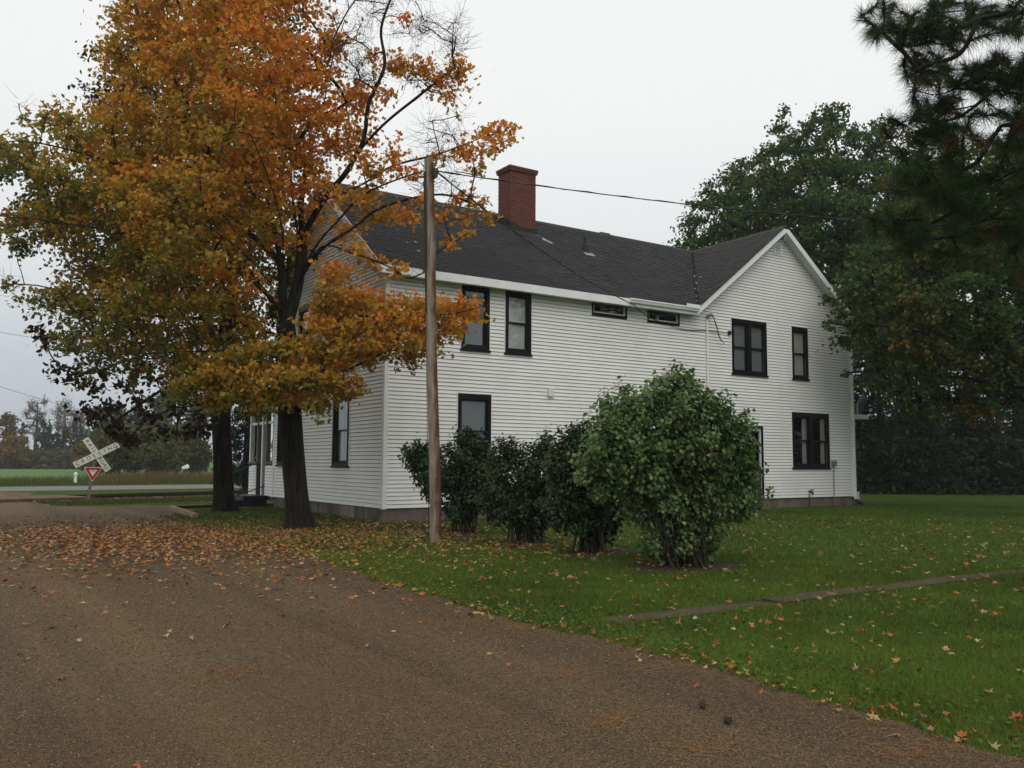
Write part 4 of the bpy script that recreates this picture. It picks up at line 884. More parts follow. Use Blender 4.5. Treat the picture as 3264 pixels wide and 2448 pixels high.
for i in order:
    c, r = cl[i], rad[i]; tr.reach(c); tw = tr.clump_twigs(c, r, 9 if r > .3 else 5)
    n = int(dens[i]*rng.uniform(.7, 1.2)*(1.25 if ss[i][0] < 520 else 1.0)); Q = leafpos(tw, c, r, n, rng, .55, .055)
    px, py = ss[i]
    g0 = .45+.44*np.clip((760-px)/800, -.4, 1)+.22*np.clip((py-700)/500, -.6, 1)+rng.normal(0, .14)
    if px > 1150 and py > 850: g0 = .38+rng.normal(0, .12)
    g = g0-.30*(Q[:, 2]-c[2])/r+rng.normal(0, .12, n)
    C = mixc(ORANGE, g)*rng.uniform(.75, 1.2, (n, 1)); red = rng.random(n) < .06; C[red] *= np.array([1.0, .55, .9])
    lp.append(Q); lc.append(C); lsz.append(rng.uniform(.07, .12, n))
for _ in range(95):                                       # bare twigs reaching out of the crown at the top right
    a = rng.uniform(1050, 1470); b = rng.uniform(-60, 260) if a < 1330 else rng.uniform(60, 640)
    c = AT(a, b, MD-.8+rng.uniform(-.8, .6))
    if (b < 330-(a-1050)*.25 and a < 1330) or a > 1250: tr.reach(c, .2); tr.clump_twigs(c, .5, 14, .8, -.1)
for a, b in ((60, 330), (290, 300), (300, 320), (190, 320), (20, 890), (10, 930), (1350, 860), (1320, 880), (1380, 850)):
    c = AT(a, b, MD-1); tr.reach(c, .2); tr.clump_twigs(c, .35, 6, .8, -.3)
lp, lc, lsz = np.concatenate(lp), np.concatenate(lc), np.concatenate(lsz); ok = ~inhouse(lp); lp, lc, lsz = lp[ok], lc[ok], lsz[ok]
V, F = scatter(lp, lsz, MAPLE_S, MAPLE_ST, rng, .35)
maple = thing('maple_tree', (*AT(950, 1690, MD)[:2], G0), 'large orange autumn maple beside the near house corner, trunk in front', 'tree')
mk('trunk', tr.wood(.68, .005), M['bark'], maple, smooth=True)
mk('twigs', tr.twiggroups(.0045, .0018), M['bark2'], maple)
cw_ = mk('crown', [(V, F)], M['maple'], maple, [np.repeat(lc, 8, 0)])

# --- the darker tree behind it
rng = np.random.default_rng(9); LD = 26.0
limbs = [[AT(712, 1660, LD), AT(710, 1600, LD), AT(708, 1450, LD), AT(706, 1280, LD), AT(715, 1100, LD), AT(740, 950, LD), AT(740, 750, LD), AT(730, 550, LD), AT(700, 350, LD), AT(680, 150, LD), AT(660, -60, LD)],
    [AT(712, 1150, LD), AT(640, 1000, LD-.6), AT(520, 850, LD-1), AT(360, 700, LD-1.2), AT(200, 620, LD-1.3)],
    [AT(740, 900, LD), AT(830, 750, LD+.5), AT(900, 560, LD+.8), AT(930, 300, LD+1)],
    [AT(725, 1010, LD), AT(560, 960, LD-.6), AT(400, 950, LD-1.2), AT(220, 960, LD-1.6)],
    [AT(740, 800, LD), AT(600, 560, LD+.6), AT(480, 380, LD+.8), AT(390, 260, LD+.8)],
    [AT(706, 1230, LD), AT(620, 1130, LD-1.2), AT(520, 1120, LD-1.8), AT(400, 1150, LD-2.4), AT(290, 1190, LD-2.8), AT(200, 1180, LD-3)],
    [AT(706, 1260, LD), AT(640, 1200, LD-1.4), AT(540, 1230, LD-2.2), AT(430, 1300, LD-2.6), AT(330, 1370, LD-2.8)],
    [AT(660, 1190, LD-1.), AT(600, 1260, LD-2), AT(570, 1330, LD-2.4), AT(560, 1390, LD-2.5)]]
tr = Tree(None, limbs, .275, rng)
P3 = [(300, 260), (330, 130), (450, 40), (900, -150), (1000, 300), (960, 900), (830, 1130), (560, 1200), (330, 1130), (170, 1040), (200, 800), (80, 690), (70, 600), (190, 560), (250, 420)]
c1, s1 = fill(P3, LD, 3.4, .95, rng, 3000, .9)
c1 = c1[~inhouse(c1)]
dk_ = [(190, 1170), (225, 1205), (250, 1185), (290, 1235), (330, 1190), (400, 1225), (450, 1275), (360, 1300), (310, 1320), (375, 1395), (410, 1402), (480, 1330), (520, 1370), (600, 1385), (635, 1340), (560, 1300), (430, 1395), (270, 1300), (560, 1250), (640, 1290), (500, 1210), (440, 1190), (130, 1060), (160, 1075), (120, 620), (90, 650), (620, 1230), (660, 1360), (380, 1350)]
lp, lc, lsz = [], [], []
for c in c1:
    tr.reach(c); tw = tr.clump_twigs(c, .8, 9); n = int(rng.integers(150, 230)); Q = leafpos(tw, c, .8, n, rng, .6, .08)
    C = np.array([.040, .066, .014])*rng.uniform(.6, 1.25, (n, 1))+rng.random((n, 1))**3*np.array([.05, .03, 0]); lp.append(Q); lc.append(C); lsz.append(rng.uniform(.10, .17, n))
for a, b in dk_:
    c = AT(a, b, LD-2.7+rng.uniform(-.5, .5)); tr.reach(c, .15); tw = tr.clump_twigs(c, .36, 5, .7, .5); n = int(rng.integers(34, 64)); Q = leafpos(tw, c, .40, n, rng, .8, .05)
    C = np.array([.034, .030, .014])*rng.uniform(.5, 1.5, (n, 1))+rng.random((n, 1))**4*np.array([.10, .02, .01]); lp.append(Q); lc.append(C); lsz.append(rng.uniform(.12, .20, n))
lp, lc, lsz = np.concatenate(lp), np.concatenate(lc), np.concatenate(lsz)
V, F = scatter(lp, lsz, OVAL, OVAL_T, rng, .2)
lt = thing('linden_tree', (*AT(712, 1640, LD)[:2], G0), 'darker green-leaved tree behind the orange maple, brown leaves hanging at left', 'tree')
mk('trunk', tr.wood(.72, .006), M['bark2'], lt, smooth=True); mk('twigs', tr.twiggroups(), M['bark2'], lt); mk('crown', [(V, F)], M['leafg'], lt, [np.repeat(lc, 6, 0)])

# --- leafy trees to the right, behind and beside the house
def leafy(name, label, base, polys, cols, rng, rb, limbs, leaf=(.13, .2), spacing=1.0, per=(150, 230), r=.85, group=None, tmpl=(OVAL, OVAL_T), bark='bark2', tw=8, sd=.18, extra=()):
    t = Tree(None, limbs, rb, rng); lp, lc, lsz = [], [], []
    for poly, depth, thick in polys:
        cs, sc_ = fill(poly, depth, thick, spacing, rng, 3500, .9); m = ~inhouse(cs); cs = cs[m]
        for c in cs[np.argsort(np.linalg.norm(cs-np.array(t.pos[len(t.chains[0])//2]), axis=1))]:
            t.reach(c); tws = t.clump_twigs(c, r, tw); n = int(rng.integers(*per)); Q = leafpos(tws, c, r, n, rng, .65, .07)
            g = rng.normal(.5, sd)+rng.normal(0, .16, n)-.12*(Q[:, 2]-c[2])/r; lp.append(Q); lc.append(mixc(cols, g)*rng.uniform(.7, 1.2, (n, 1))); lsz.append(rng.uniform(*leaf, n))
    for a, b, d, rr, n in extra:
        c = AT(a, b, d); t.reach(c); tws = t.clump_twigs(c, rr, 5); Q = leafpos(tws, c, rr, n, rng, .65, .05); lp.append(Q); lc.append(mixc(cols, rng.normal(.45, .2, n))*rng.uniform(.7, 1.2, (n, 1))); lsz.append(rng.uniform(*leaf, n))
    lp, lc, lsz = np.concatenate(lp), np.concatenate(lc), np.concatenate(lsz); ok = ~inhouse(lp)
    V, F = scatter(lp[ok], lsz[ok], tmpl[0], tmpl[1], rng, .35)
    o = thing(name, (base[0], base[1], G0), label, 'tree', group)
    mk('trunk', t.wood(.5), M[bark], o, smooth=True); mk('twigs', t.twiggroups(.01, .004), M[bark], o); mk('crown', [(V, F)], M['leafg'], o, [np.repeat(lc[ok], len(tmpl[0]), 0)])
    return o
GREEN = [(0, (.085, .170, .040)), (.5, (.058, .122, .030)), (.85, (.10, .135, .028)), (1, (.17, .12, .022))]
DULL = [(0, (.052, .118, .026)), (.55, (.070, .112, .024)), (.85, (.125, .130, .024)), (1, (.21, .13, .022))]
def gp(px, d): q = AT(px, 1500, d); return np.array([q[0], q[1], G0])
b_ = gp(2330, 50)
leafy('ash_tree', 'rounded dark green tree rising just behind the main roof ridge', b_, [([(2145, 800), (2160, 745), (2205, 655), (2240, 600), (2330, 505), (2420, 490), (2500, 560), (2600, 760), (2600, 1000), (2250, 900)], 50, 4.0)], GREEN, np.random.default_rng(21), .3, [[b_, AT(2335, 1200, 50), AT(2340, 900, 50), AT(2370, 700, 50), AT(2390, 580, 50)]], (.14, .23), .90, (190, 270), .74, sd=.14)
b_ = gp(2680, 46)
leafy('oak_tree', 'tall pale-tipped green oak behind the gable wing of the house', b_, [([(2390, 640), (2420, 480), (2475, 400), (2500, 355), (2570, 385), (2620, 345), (2690, 330), (2720, 390), (2790, 375), (2870, 410), (3000, 400), (3150, 700), (3100, 1150), (2780, 1300), (2640, 1150), (2520, 900), (2440, 800)], 46, 4.5)], GREEN, np.random.default_rng(22), .38, [[b_, AT(2690, 1300, 46), AT(2700, 1000, 46), AT(2690, 750, 46), AT(2670, 500, 46), AT(2650, 400, 46)]], (.14, .23), .90, (180, 260), .74, extra=[(2500, 355, 46, .5, 80), (2690, 345, 46, .5, 80), (2640, 370, 46, .5, 80), (2790, 395, 46, .5, 80)])
b_ = gp(3420, 29)
leafy('brown_oak', 'broad dull oak at right, yellow-brown leaves reaching over the gable corner', b_, [([(2690, 1020), (2640, 950), (2690, 900), (2740, 780), (2840, 640), (2960, 520), (3120, 430), (3450, 380), (3520, 900), (3400, 1290), (3120, 1330), (2900, 1340), (2790, 1260), (2760, 1160), (2640, 1060)], 30, 3.4)], DULL, np.random.default_rng(23), .36, [[b_, AT(3415, 1450, 29), AT(3400, 1200, 29), AT(3330, 950, 29), AT(3250, 750, 29), AT(3200, 600, 29)], [AT(3350, 1000, 29), AT(3112, 855, 29.5), AT(2950, 800, 30), AT(2850, 760, 30)], [AT(3400, 1180, 29), AT(3150, 1080, 29), AT(2950, 1060, 28.5), AT(2760, 1030, 28)], [AT(3405, 1250, 29), AT(3200, 1220, 29), AT(3000, 1200, 29)]], (.11, .17), .77, (125, 185), .70, tmpl=(MAPLE_S, MAPLE_ST), extra=[(2660, 960, 30, .4, 80), (2690, 1000, 29.8, .4, 80), (2720, 1040, 29.6, .45, 90), (2650, 1030, 29.6, .35, 60), (2700, 1090, 29.6, .4, 70), (2700, 1190, 30, .2, 20)])

# conifers ------------------------------------------------------------------
def conifer(name, label, base, h, r, n, colr, rng, group=None, seg=.35, leaf=.28, low=.06, bark='bark2'):
    base = np.array(base, float); rows = []; sz = []
    L_ = int(h/seg)
    wood = tube([base+np.array([0, 0, -.3]), base+np.array([0, 0, h*.5]), base+np.array([0, 0, h])], [h*.02+.03, h*.012+.02, .01], 6)
    for i in range(L_):
        z = h*(low+(1-low)*(i+rng.uniform(-.5, .5))/L_); z = max(z, .1); rr = r*(1-(z/h))**.85+.05; k = int(5+rr*4); a0 = rng.uniform(0, 6.28)
        for j in range(k):
            a = a0+6.283*j/k+rng.normal(0, .15); R_ = rr*rng.uniform(.55, 1.15); zj = z; z = z+rng.normal(0, seg*.45); m = max(3, int(n*R_/r/(L_*k)*1.9))
            t = rng.uniform(.15, 1, m)**.7; d = np.array([math.cos(a), math.sin(a)]); sd = rng.normal(0, .12+.1*R_, m)*(1.1-t)
            rows.append(np.stack([base[0]+d[0]*R_*t-d[1]*sd, base[1]+d[1]*R_*t+d[0]*sd, base[2]+z-.30*R_*t+.12*R_*t*t+rng.normal(0, .05+.12*seg, m)], 1)); sz.append(rng.uniform(.6, 1.2, m)*leaf)
            if R_ > .4: wood += tube([base+np.array([0, 0, z]), base+np.array([d[0]*R_*.8, d[1]*R_*.8, z-.2*R_])], [.02, .006], 3, cap=False)
            z = zj
    P = np.concatenate(rows); sz = np.concatenate(sz)
    V, F = scatter(P, sz, [(0, -.5, 0), (.16, 0, .04), (0, .5, -.05), (-.16, 0, .04)], DIA_T, rng, .45)
    C = np.array(colr)*rng.uniform(.55, 1.3, (len(P), 1)); o = thing(name, (base[0], base[1], G0), label, 'tree', group)
    mk('trunk', wood, M[bark], o); mk('crown', [(V, F)], M['leafg'], o, [np.repeat(C, 4, 0)]); return o
rng = np.random.default_rng(31)
q = gp(785, 43); conifer('spruce_tree', 'dark bluish spruce standing behind the back porch', q, 9.0, 1.5, 9000, (.016, .036, .022), rng, leaf=.26)
q = gp(1300, 62); conifer('spruce_tree', 'dark conifer tip showing just above the roof ridge by the pole', q, 18.3, 2.4, 4000, (.02, .036, .024), rng, leaf=.3)
grp = 'dark trees along the far edge of the lawn'; i = 0
for px in range(2700, 3420, 52):
    for rw in range(2):
        d = 47+rw*7+rng.uniform(-2, 2); q = gp(px+rng.uniform(-20, 20)+rw*26, d)
        conifer('woodland_tree', 'dark conifer in the shaded row along the far lawn edge', q, rng.uniform(5.0, 10.0), rng.uniform(1.6, 2.7), 2800, np.array((.022, .043, .017))*rng.uniform(.6, 1.4), rng, grp, leaf=.34, low=.02)
for k, (x_, y_, h_) in enumerate(((14, -25, 13), (19, -21, 16), (24.5, -18, 14), (30, -14, 17), (36, -10, 15), (25, -27, 17), (32, -22, 16), (40, -18, 16), (46, -15, 16), (41, -24, 17), (28, -22.5, 20), (22, -24, 19), (37, -14.5, 15), (23.5, -20.5, 21), (27, -19.5, 21), (30.5, -20.5, 21), (20.5, -18, 19))):
    conifer('side_conifer', 'tall dark conifer standing off to the right, mirrored in the gable windows', (x_, y_, G0), h_, 3.0, 3600, (.022, .040, .018), rng, 'conifers off to the right', leaf=.5, low=.05)
# far misty treeline on the left
lab = 'misty conifer in the far treeline beyond the green field'
for px in (-60, 35, 65, 130, 150, 178, 205, 232, 255, 275, 300, 330, 365, 395, 430, 470, 510, 560, 600):
    d = rng.uniform(148, 172); q = gp(px, d); hh = (1467-rng.uniform(1315, 1365))/FPX*d+1.5
    conifer('far_conifer', lab, q, hh, hh*.24, 900, (.045, .066, .034), rng, 'conifers of the far treeline', leaf=1.0, seg=.8, low=.0)
def fartree(name, label, px, d, py, wpx, colr, rng, bare=False, group=None, n=2600, leaf=.5):
    b = gp(px, d); top = AT(px, py, d)[2]; hgt = top-G0; wm = wpx*d/FPX; t = Tree(None, [[b, b+np.array([0, 0, hgt*.3]), b+np.array([.1, 0, hgt*.6]), b+np.array([0, .1, hgt*.9])]], hgt*.02+.03, rng)
    lp = []
    for _ in range(42 if bare else 18):
        a = rng.uniform(0, 6.28); zz = rng.uniform(.3, 1.0) if not bare else rng.uniform(.45, 1.0); rr = wm*.5*math.sqrt(max(.12, 1-((zz-.62)/.5)**2))*rng.uniform(.3, 1)
        c = b+np.array([math.cos(a)*rr, math.sin(a)*rr, hgt*zz*.95]); t.reach(c, .5); tws = t.clump_twigs(c, wm*.16+.3, 10 if bare else 5, 1.0, -.3)
        if not bare: lp.append(leafpos(tws, c, wm*.17+.3, n//18, rng, .8, .2))
        else: lp.append(leafpos(tws, c, wm*.16+.3, 26, rng, .8, .2))
    lp = np.concatenate(lp); C = np.array(colr)*rng.uniform(.6, 1.3, (len(lp), 1))
    V, F = scatter(lp, rng.uniform(.6, 1.2, len(lp))*leaf*(.55 if bare else 1), DIA, DIA_T, rng, .3)
    o = thing(name, (b[0], b[1], G0), label, 'tree', group)
    mk('trunk', t.wood(.55, .03), M['barkgrey'] if bare else M['bark2'], o); mk('twigs', t.twiggroups(.045, .018), M['barkgrey'] if bare else M['bark2'], o)
    mk('crown', [(V, F)], M['leafg'], o, [np.repeat(C, 4, 0)]); return o
fartree('bare_tree', 'tall nearly bare grey tree, left of the pair above the misty treeline', 108, 158, 1262, 75, (.16, .12, .08), rng, True)
fartree('bare_tree', 'wide nearly bare grey tree, right of the pair above the misty treeline', 196, 158, 1266, 95, (.16, .12, .08), rng, True)
fartree('bare_tree', 'smaller bare tree in the mist above the crossing sign', 248, 160, 1300, 50, (.15, .11, .08), rng, True)
fartree('yellow_tree', 'tall yellowing tree in the far treeline at the left edge', 10, 150, 1308, 80, (.16, .13, .035), rng)
fartree('yellow_tree', 'low golden bush-like tree at the field edge at far left', 45, 140, 1395, 70, (.20, .13, .03), rng)
fartree('yellow_tree', 'small orange-yellow tree behind the crossing sign', 262, 120, 1418, 44, (.21, .12, .03), rng)
for px, py, wpx, cc in ((330, 1300, 120, (.050, .066, .026)), (410, 1290, 130, (.046, .062, .026)), (495, 1235, 150, (.046, .060, .028)), (560, 1215, 160, (.050, .060, .028)), (620, 1250, 120, (.055, .062, .028)), (300, 1380, 90, (.07, .085, .03)), (380, 1370, 110, (.075, .075, .03)), (470, 1360, 120, (.06, .072, .03)), (560, 1370, 120, (.055, .07, .03)), (615, 1380, 100, (.06, .07, .028)), (430, 1420, 100, (.06, .075, .028)), (530, 1430, 110, (.06, .07, .028)), (620, 1430, 110, (.07, .07, .028)), (340, 1430, 90, (.085, .08, .03))):
    cc = tuple(np.array(cc)*np.array([1.5, 1.3, 1.0])); fartree('brush_tree', 'leafy tree in the hazy brush across the road', px, 82+rng.uniform(-4, 12)+(22 if py < 1310 else 0), py, wpx, cc, rng, False, 'hazy brush across the road', 3200, .42)
# a low row of dim thicket closing the treeline (nobody could count it)
n = 9000; tpx = rng.uniform(-120, 640, n); td = rng.uniform(140, 176, n); th_ = rng.uniform(0, 1, n)**1.4*3.2
P = np.stack([np.array(gp(a, b))+np.array([0, 0, c]) for a, b, c in zip(tpx, td, th_)])
V, F = scatter(P, rng.uniform(.6, 1.3, n), DIA, DIA_T, rng, .2); C = np.array((.070, .070, .034))*rng.uniform(.5, 1.4, (n, 1))
stuff(mk('thicket', [(V, F)], M['leafg'], None, [np.repeat(C, 4, 0)]), 'dim low thicket at the foot of the far treeline', 'thicket')
# understorey along the lawn's far edge
n = 14000; tpx = rng.uniform(2690, 3500, n); td = rng.uniform(44, 60, n); th_ = rng.uniform(0, 1, n)**1.3*3.0
P = np.stack([np.array(gp(a, b))+np.array([0, 0, c]) for a, b, c in zip(tpx, td, th_)])
V, F = scatter(P, rng.uniform(.2, .42, n), DIA, DIA_T, rng, .2); C = np.array((.030, .056, .020))*rng.uniform(.5, 1.4, (n, 1))
stuff(mk('understorey', [(V, F)], M['leafg'], None, [np.repeat(C, 4, 0)]), 'dark undergrowth beneath the shaded trees beyond the lawn', 'undergrowth')

# the red pine whose limbs hang in from the upper right
rng = np.random.default_rng(41); pb = gp(3760, 9.5)
limbs = [[pb, AT(3750, 1500, 9.5), AT(3740, 900, 9.5), AT(3730, 300, 9.5), AT(3720, -400, 9.5)],
    [AT(3735, 250, 9.5), AT(3480, 60, 9.0), AT(3264, 40, 8.6), AT(3120, 60, 8.3), AT(3000, 110, 8.1), AT(2890, 100, 8.0)],
    [AT(3300, 45, 8.7), AT(3180, -10, 8.2), AT(3080, 30, 7.9), AT(2990, 40, 7.8)],
    [AT(3738, 600, 9.5), AT(3480, 360, 9.2), AT(3264, 280, 8.9), AT(3120, 250, 8.7), AT(3000, 300, 8.6), AT(2920, 290, 8.6)],
    [AT(3738, 700, 9.5), AT(3450, 480, 9.3), AT(3230, 400, 9.1), AT(3170, 430, 9.0), AT(3110, 520, 8.9), AT(3000, 560, 8.8), AT(2900, 540, 8.8)],
    [AT(3230, 400, 9.1), AT(3175, 560, 9.0), AT(3060, 660, 8.9), AT(2960, 715, 8.9), AT(2860, 740, 8.9)],
    [AT(3400, 450, 9.3), AT(3264, 600, 9.0), AT(3160, 690, 8.9), AT(3080, 720, 8.8)],
    [AT(3120, 60, 8.3), AT(3060, 170, 8.3), AT(2950, 210, 8.4), AT(2900, 240, 8.4)],
    [AT(3200, 260, 8.9), AT(3060, 370, 8.8), AT(2940, 390, 8.8), AT(2880, 370, 8.8)]]
t = Tree(None, limbs, .20, rng); tufts = []
targets = [(2790, 25), (2830, 60), (2800, 100), (2850, 100), (2880, 130), (2920, 110), (2900, 50), (2950, 60), (2960, 110), (3000, 60), (3010, 120), (3040, 30), (3080, 60), (3060, 110), (3110, 40), (3130, 100), (3160, 20), (3190, 80), (3220, 40), (3250, 100), (3260, 20), (3010, 10), (2940, 10),
    (2900, 200), (2920, 240), (2950, 200), (2980, 260), (3020, 220), (3060, 270), (3030, 320), (3100, 220), (3110, 300), (3160, 200), (3160, 290), (3220, 250), (3240, 320), (3260, 200), (2900, 350), (2870, 375), (2920, 390), (2970, 340), (2960, 420), (3010, 400), (3060, 440), (3090, 380), (3130, 440), (3190, 380), (3240, 450), (3260, 540),
    (2900, 480), (2940, 520), (2980, 480), (2900, 560), (2960, 600), (3020, 560), (3050, 500), (3110, 560), (3000, 640), (2850, 590), (2850, 690), (2810, 720), (2880, 720), (2920, 690), (2900, 770), (2960, 740), (2880, 790), (3010, 700), (3060, 640), (3070, 740), (3120, 680), (3180, 640), (3200, 480), (3240, 620), (3110, 760), (3250, 700), (3020, 800), (3300, 150), (3320, 350), (3320, 560)]
for _ in range(46):
    a_, b_2 = rng.uniform(2860, 3330), rng.uniform(150, 840)
    if a_ > 2860+abs(b_2-420)*.35: targets.append((a_, b_2))
for a, b in targets:
    for rep in range(3):
        c = AT(a+rng.normal(0, 20), b+rng.normal(0, 20), 8.8+rng.normal(0, .35)); idx = t.reach(c, -.1)
        P = np.array(t.pos); ax = unit(P[idx[-1]]-P[idx[max(0, len(idx)-3)]]) if len(idx) > 1 else np.array([-1, 0, 0.]); tufts.append((c, ax))
nv_, nc_ = [], []
for c, ax in tufts:
    m = 210; u = rng.uniform(-.16, .03, m)[:, None]*ax; d = unit(ax*rng.uniform(.15, 1.0, (m, 1))+rng.normal(0, .55, (m, 3))); L_ = rng.uniform(.12, .21, m)[:, None]
    A_ = c+u; B_ = A_+d*L_+np.array([0, 0, -.030]); s_ = unit(np.cross(d, rng.normal(size=(m, 3))))*.0026
    nv_.append(np.stack([A_-s_, A_+s_, B_], 1).reshape(-1, 3)); base_c = np.array([.034, .064, .022]) if rng.random() > .16 else np.array([.075, .056, .020])
    nc_.append(np.repeat(base_c*rng.uniform(.6, 1.4, (m, 1)), 3, 0))
nv_ = np.concatenate(nv_); nc_ = np.concatenate(nc_)
pine = thing('pine_tree', (pb[0], pb[1], G0), 'pine with long needle tufts hanging in at the upper right', 'tree')
mk('trunk', t.wood(1.0, .004, .022), M['bark2'], pine, smooth=True); mk('crown', [(nv_, np.arange(len(nv_)).reshape(-1, 3))], M['needle'], pine, [nc_])
for a, b in ((3030, 75), (3150, 25), (2990, 105), (2900, 130), (2960, 330), (2895, 725), (3110, 10)):
    c = AT(a, b, 8.5); co_ = tube([c, c+np.array([0, 0, -.02]), c+np.array([0, 0, -.045]), c+np.array([0, 0, -.062])], [.012, .024, .022, .006], 8); mk('pine_cone', co_, M['brownwood'], pine)

# ------------------------------------------------------------------ shrubs in a row out from the house corner
def shrub(name, label, px, d, blobs, cols, n, leaf, rng, nstem=9, skirt=None, spread=.22):
    b = np.array(gp(px, d)); k = d/FPX; P = []; stems = []
    w = np.array([rx*ry for cx, cy, rx, ry in blobs]); w = w/w.sum()
    # stems from the base fan out to points inside the blobs, then branch
    tips = []
    for i in range(nstem*3):
        cx, cy, rx, ry = blobs[rng.choice(len(blobs), p=w)]; a = rng.uniform(0, 6.28); rr = math.sqrt(rng.uniform(.1, .8))
        e = AT(cx, cy, d)+RT*(rx*k*rr*math.cos(a))+FW*(rx*k*.8*rr*math.sin(a))*np.array([1, 1, 0])+np.array([0, 0, ry*k*rng.uniform(-.3, .75)]); tips.append(e)
        s0 = b+np.array([rng.normal(0, spread*.6), rng.normal(0, spread*.6), -.05]); m = (s0+e)/2+np.array([rng.normal(0, .08), rng.normal(0, .08), .25*(e[2]-s0[2])])
        t = np.linspace(0, 1, 8)[:, None]; stems += tube((1-t)**2*s0+2*t*(1-t)*m+t*t*e, np.linspace(rng.uniform(.012, .026), .004, 8), 5, cap=False)
    rows, nrm = [], []
    for (cx, cy, rx, ry), ww in zip(blobs, w):
        m = int(n*ww); nc = max(10, int(m/44)); cc = []
        while len(cc) < nc:                                # shoot tips clustered towards the outside of each blob
            v = unit(rng.normal(size=3)); rr = rng.uniform(.25, 1)**.45; q = AT(cx, cy, d)+RT*(v[0]*rx*k*rr)+np.array([FW[0], FW[1], 0])*(v[1]*rx*k*.85*rr)+np.array([0, 0, v[2]*ry*k*rr])
            if q[2] > G0+.06: cc.append((q, v))
        for q, v in cc:
            j = int(m/nc); sh = unit(v*.6+np.array([0, 0, .6])+rng.normal(0, .3, 3)); t = rng.uniform(-.22, .10, j)[:, None]
            rows.append(q+sh*t+rng.normal(0, .055, (j, 3))); nrm.append(np.repeat(v[None], j, 0))
            stems += tube([q-sh*.3, q+sh*.1], [.006, .002], 3, cap=False)
    Pn = np.concatenate(rows); nr = np.concatenate(nrm); sel = Pn[:, 2] > G0+.03; Pn, nr = Pn[sel], nr[sel]; j = len(Pn)
    # leaves face outwards and up and droop at the tip
    T_ = np.array(OVAL, float); nn = unit(nr*.45+np.array([0, 0, .55])+rng.normal(0, .38, (j, 3))); dn = np.array([0, 0, -1.0])+nr*.6+rng.normal(0, .45, (j, 3)); ty = unit(dn-nn*(dn*nn).sum(1)[:, None]); tx = np.cross(ty, nn); s_ = rng.uniform(*leaf, j)[:, None, None]
    V = Pn[:, None]+s_*(T_[None, :, :1]*1.25*tx[:, None]+T_[None, :, 1:2]*ty[:, None]+T_[None, :, 2:]*1.6*nn[:, None]); F = (np.array(OVAL_T)[None]+(np.arange(j)*6)[:, None, None]).reshape(-1, 3)
    C = mixc(cols, rng.uniform(0, 1, j))*rng.uniform(.75, 1.2, (j, 1)); o = thing(name, (b[0], b[1], G0), label, 'shrub', 'shrubs in a row out from the house corner')
    mk('stems', stems, M['stem'], o, smooth=True); mk('foliage', [(V.reshape(-1, 3), F)], M['shrubleaf'], o, [np.repeat(C, 6, 0)]); return o
rng = np.random.default_rng(51)
DG = [(0, (.020, .044, .018)), (.6, (.032, .064, .022)), (.93, (.050, .078, .024)), (1, (.08, .04, .02))]
LG = [(0, (.080, .150, .050)), (.5, (.118, .200, .066)), (.85, (.165, .240, .076)), (.97, (.18, .23, .06)), (1, (.16, .05, .02))]
shrub('dark_shrub', 'small dark shrub right behind the pole, reaching left past it', 1478, 18.5, [(1490, 1500, 95, 110), (1400, 1500, 80, 95), (1345, 1450, 55, 50), (1320, 1430, 32, 30), (1500, 1400, 45, 42), (1550, 1520, 70, 100), (1470, 1610, 75, 60)], DG, 11500, (.055, .09), rng)
shrub('dark_shrub', 'low dark shrub, second from the pole in the row', 1672, 16.4, [(1640, 1530, 100, 115), (1730, 1500, 75, 95), (1610, 1450, 55, 50), (1690, 1620, 110, 75), (1740, 1430, 40, 45), (1580, 1590, 60, 70)], DG, 11500, (.05, .085), rng)
shrub('dark_shrub', 'taller blackish shrub against the left flank of the big green shrub', 1885, 14.8, [(1850, 1480, 110, 120), (1870, 1385, 75, 55), (1820, 1590, 110, 90), (1900, 1650, 100, 70), (1940, 1520, 80, 120), (1800, 1430, 55, 60)], DG, 13000, (.05, .085), rng, 10)
shrub('green_shrub', 'big dome-shaped bright green leafy shrub in front of the house', 2175, 13.0, [(2120, 1330, 215, 140), (2050, 1400, 190, 130), (2240, 1400, 165, 145), (1930, 1480, 95, 90), (2330, 1500, 88, 105), (2110, 1500, 190, 110), (2180, 1590, 150, 70), (2380, 1560, 50, 70), (2160, 1210, 50, 32), (2150, 1735, 125, 62), (2225, 1690, 95, 52), (2030, 1610, 62, 55), (2330, 1610, 62, 52)], LG, 33000, (.048, .092), rng, 16, spread=.30)
for i, (px, d, r) in enumerate(((1478, 18.5, .5), (1672, 16.4, .55), (1885, 14.8, .75), (2175, 13.0, .95))):
    q = gp(px, d-.15); sheet('soil_patch', [(q[0]+r*1.15*math.cos(a)*(1+.16*math.sin(3*a+i)+.07*math.sin(7*a)), q[1]+r*.85*math.sin(a)*(1+.14*math.sin(4*a+i))) for a in np.linspace(0, 6.283, 44, endpoint=False)], M['soil'], G0+.005+.0005*i)

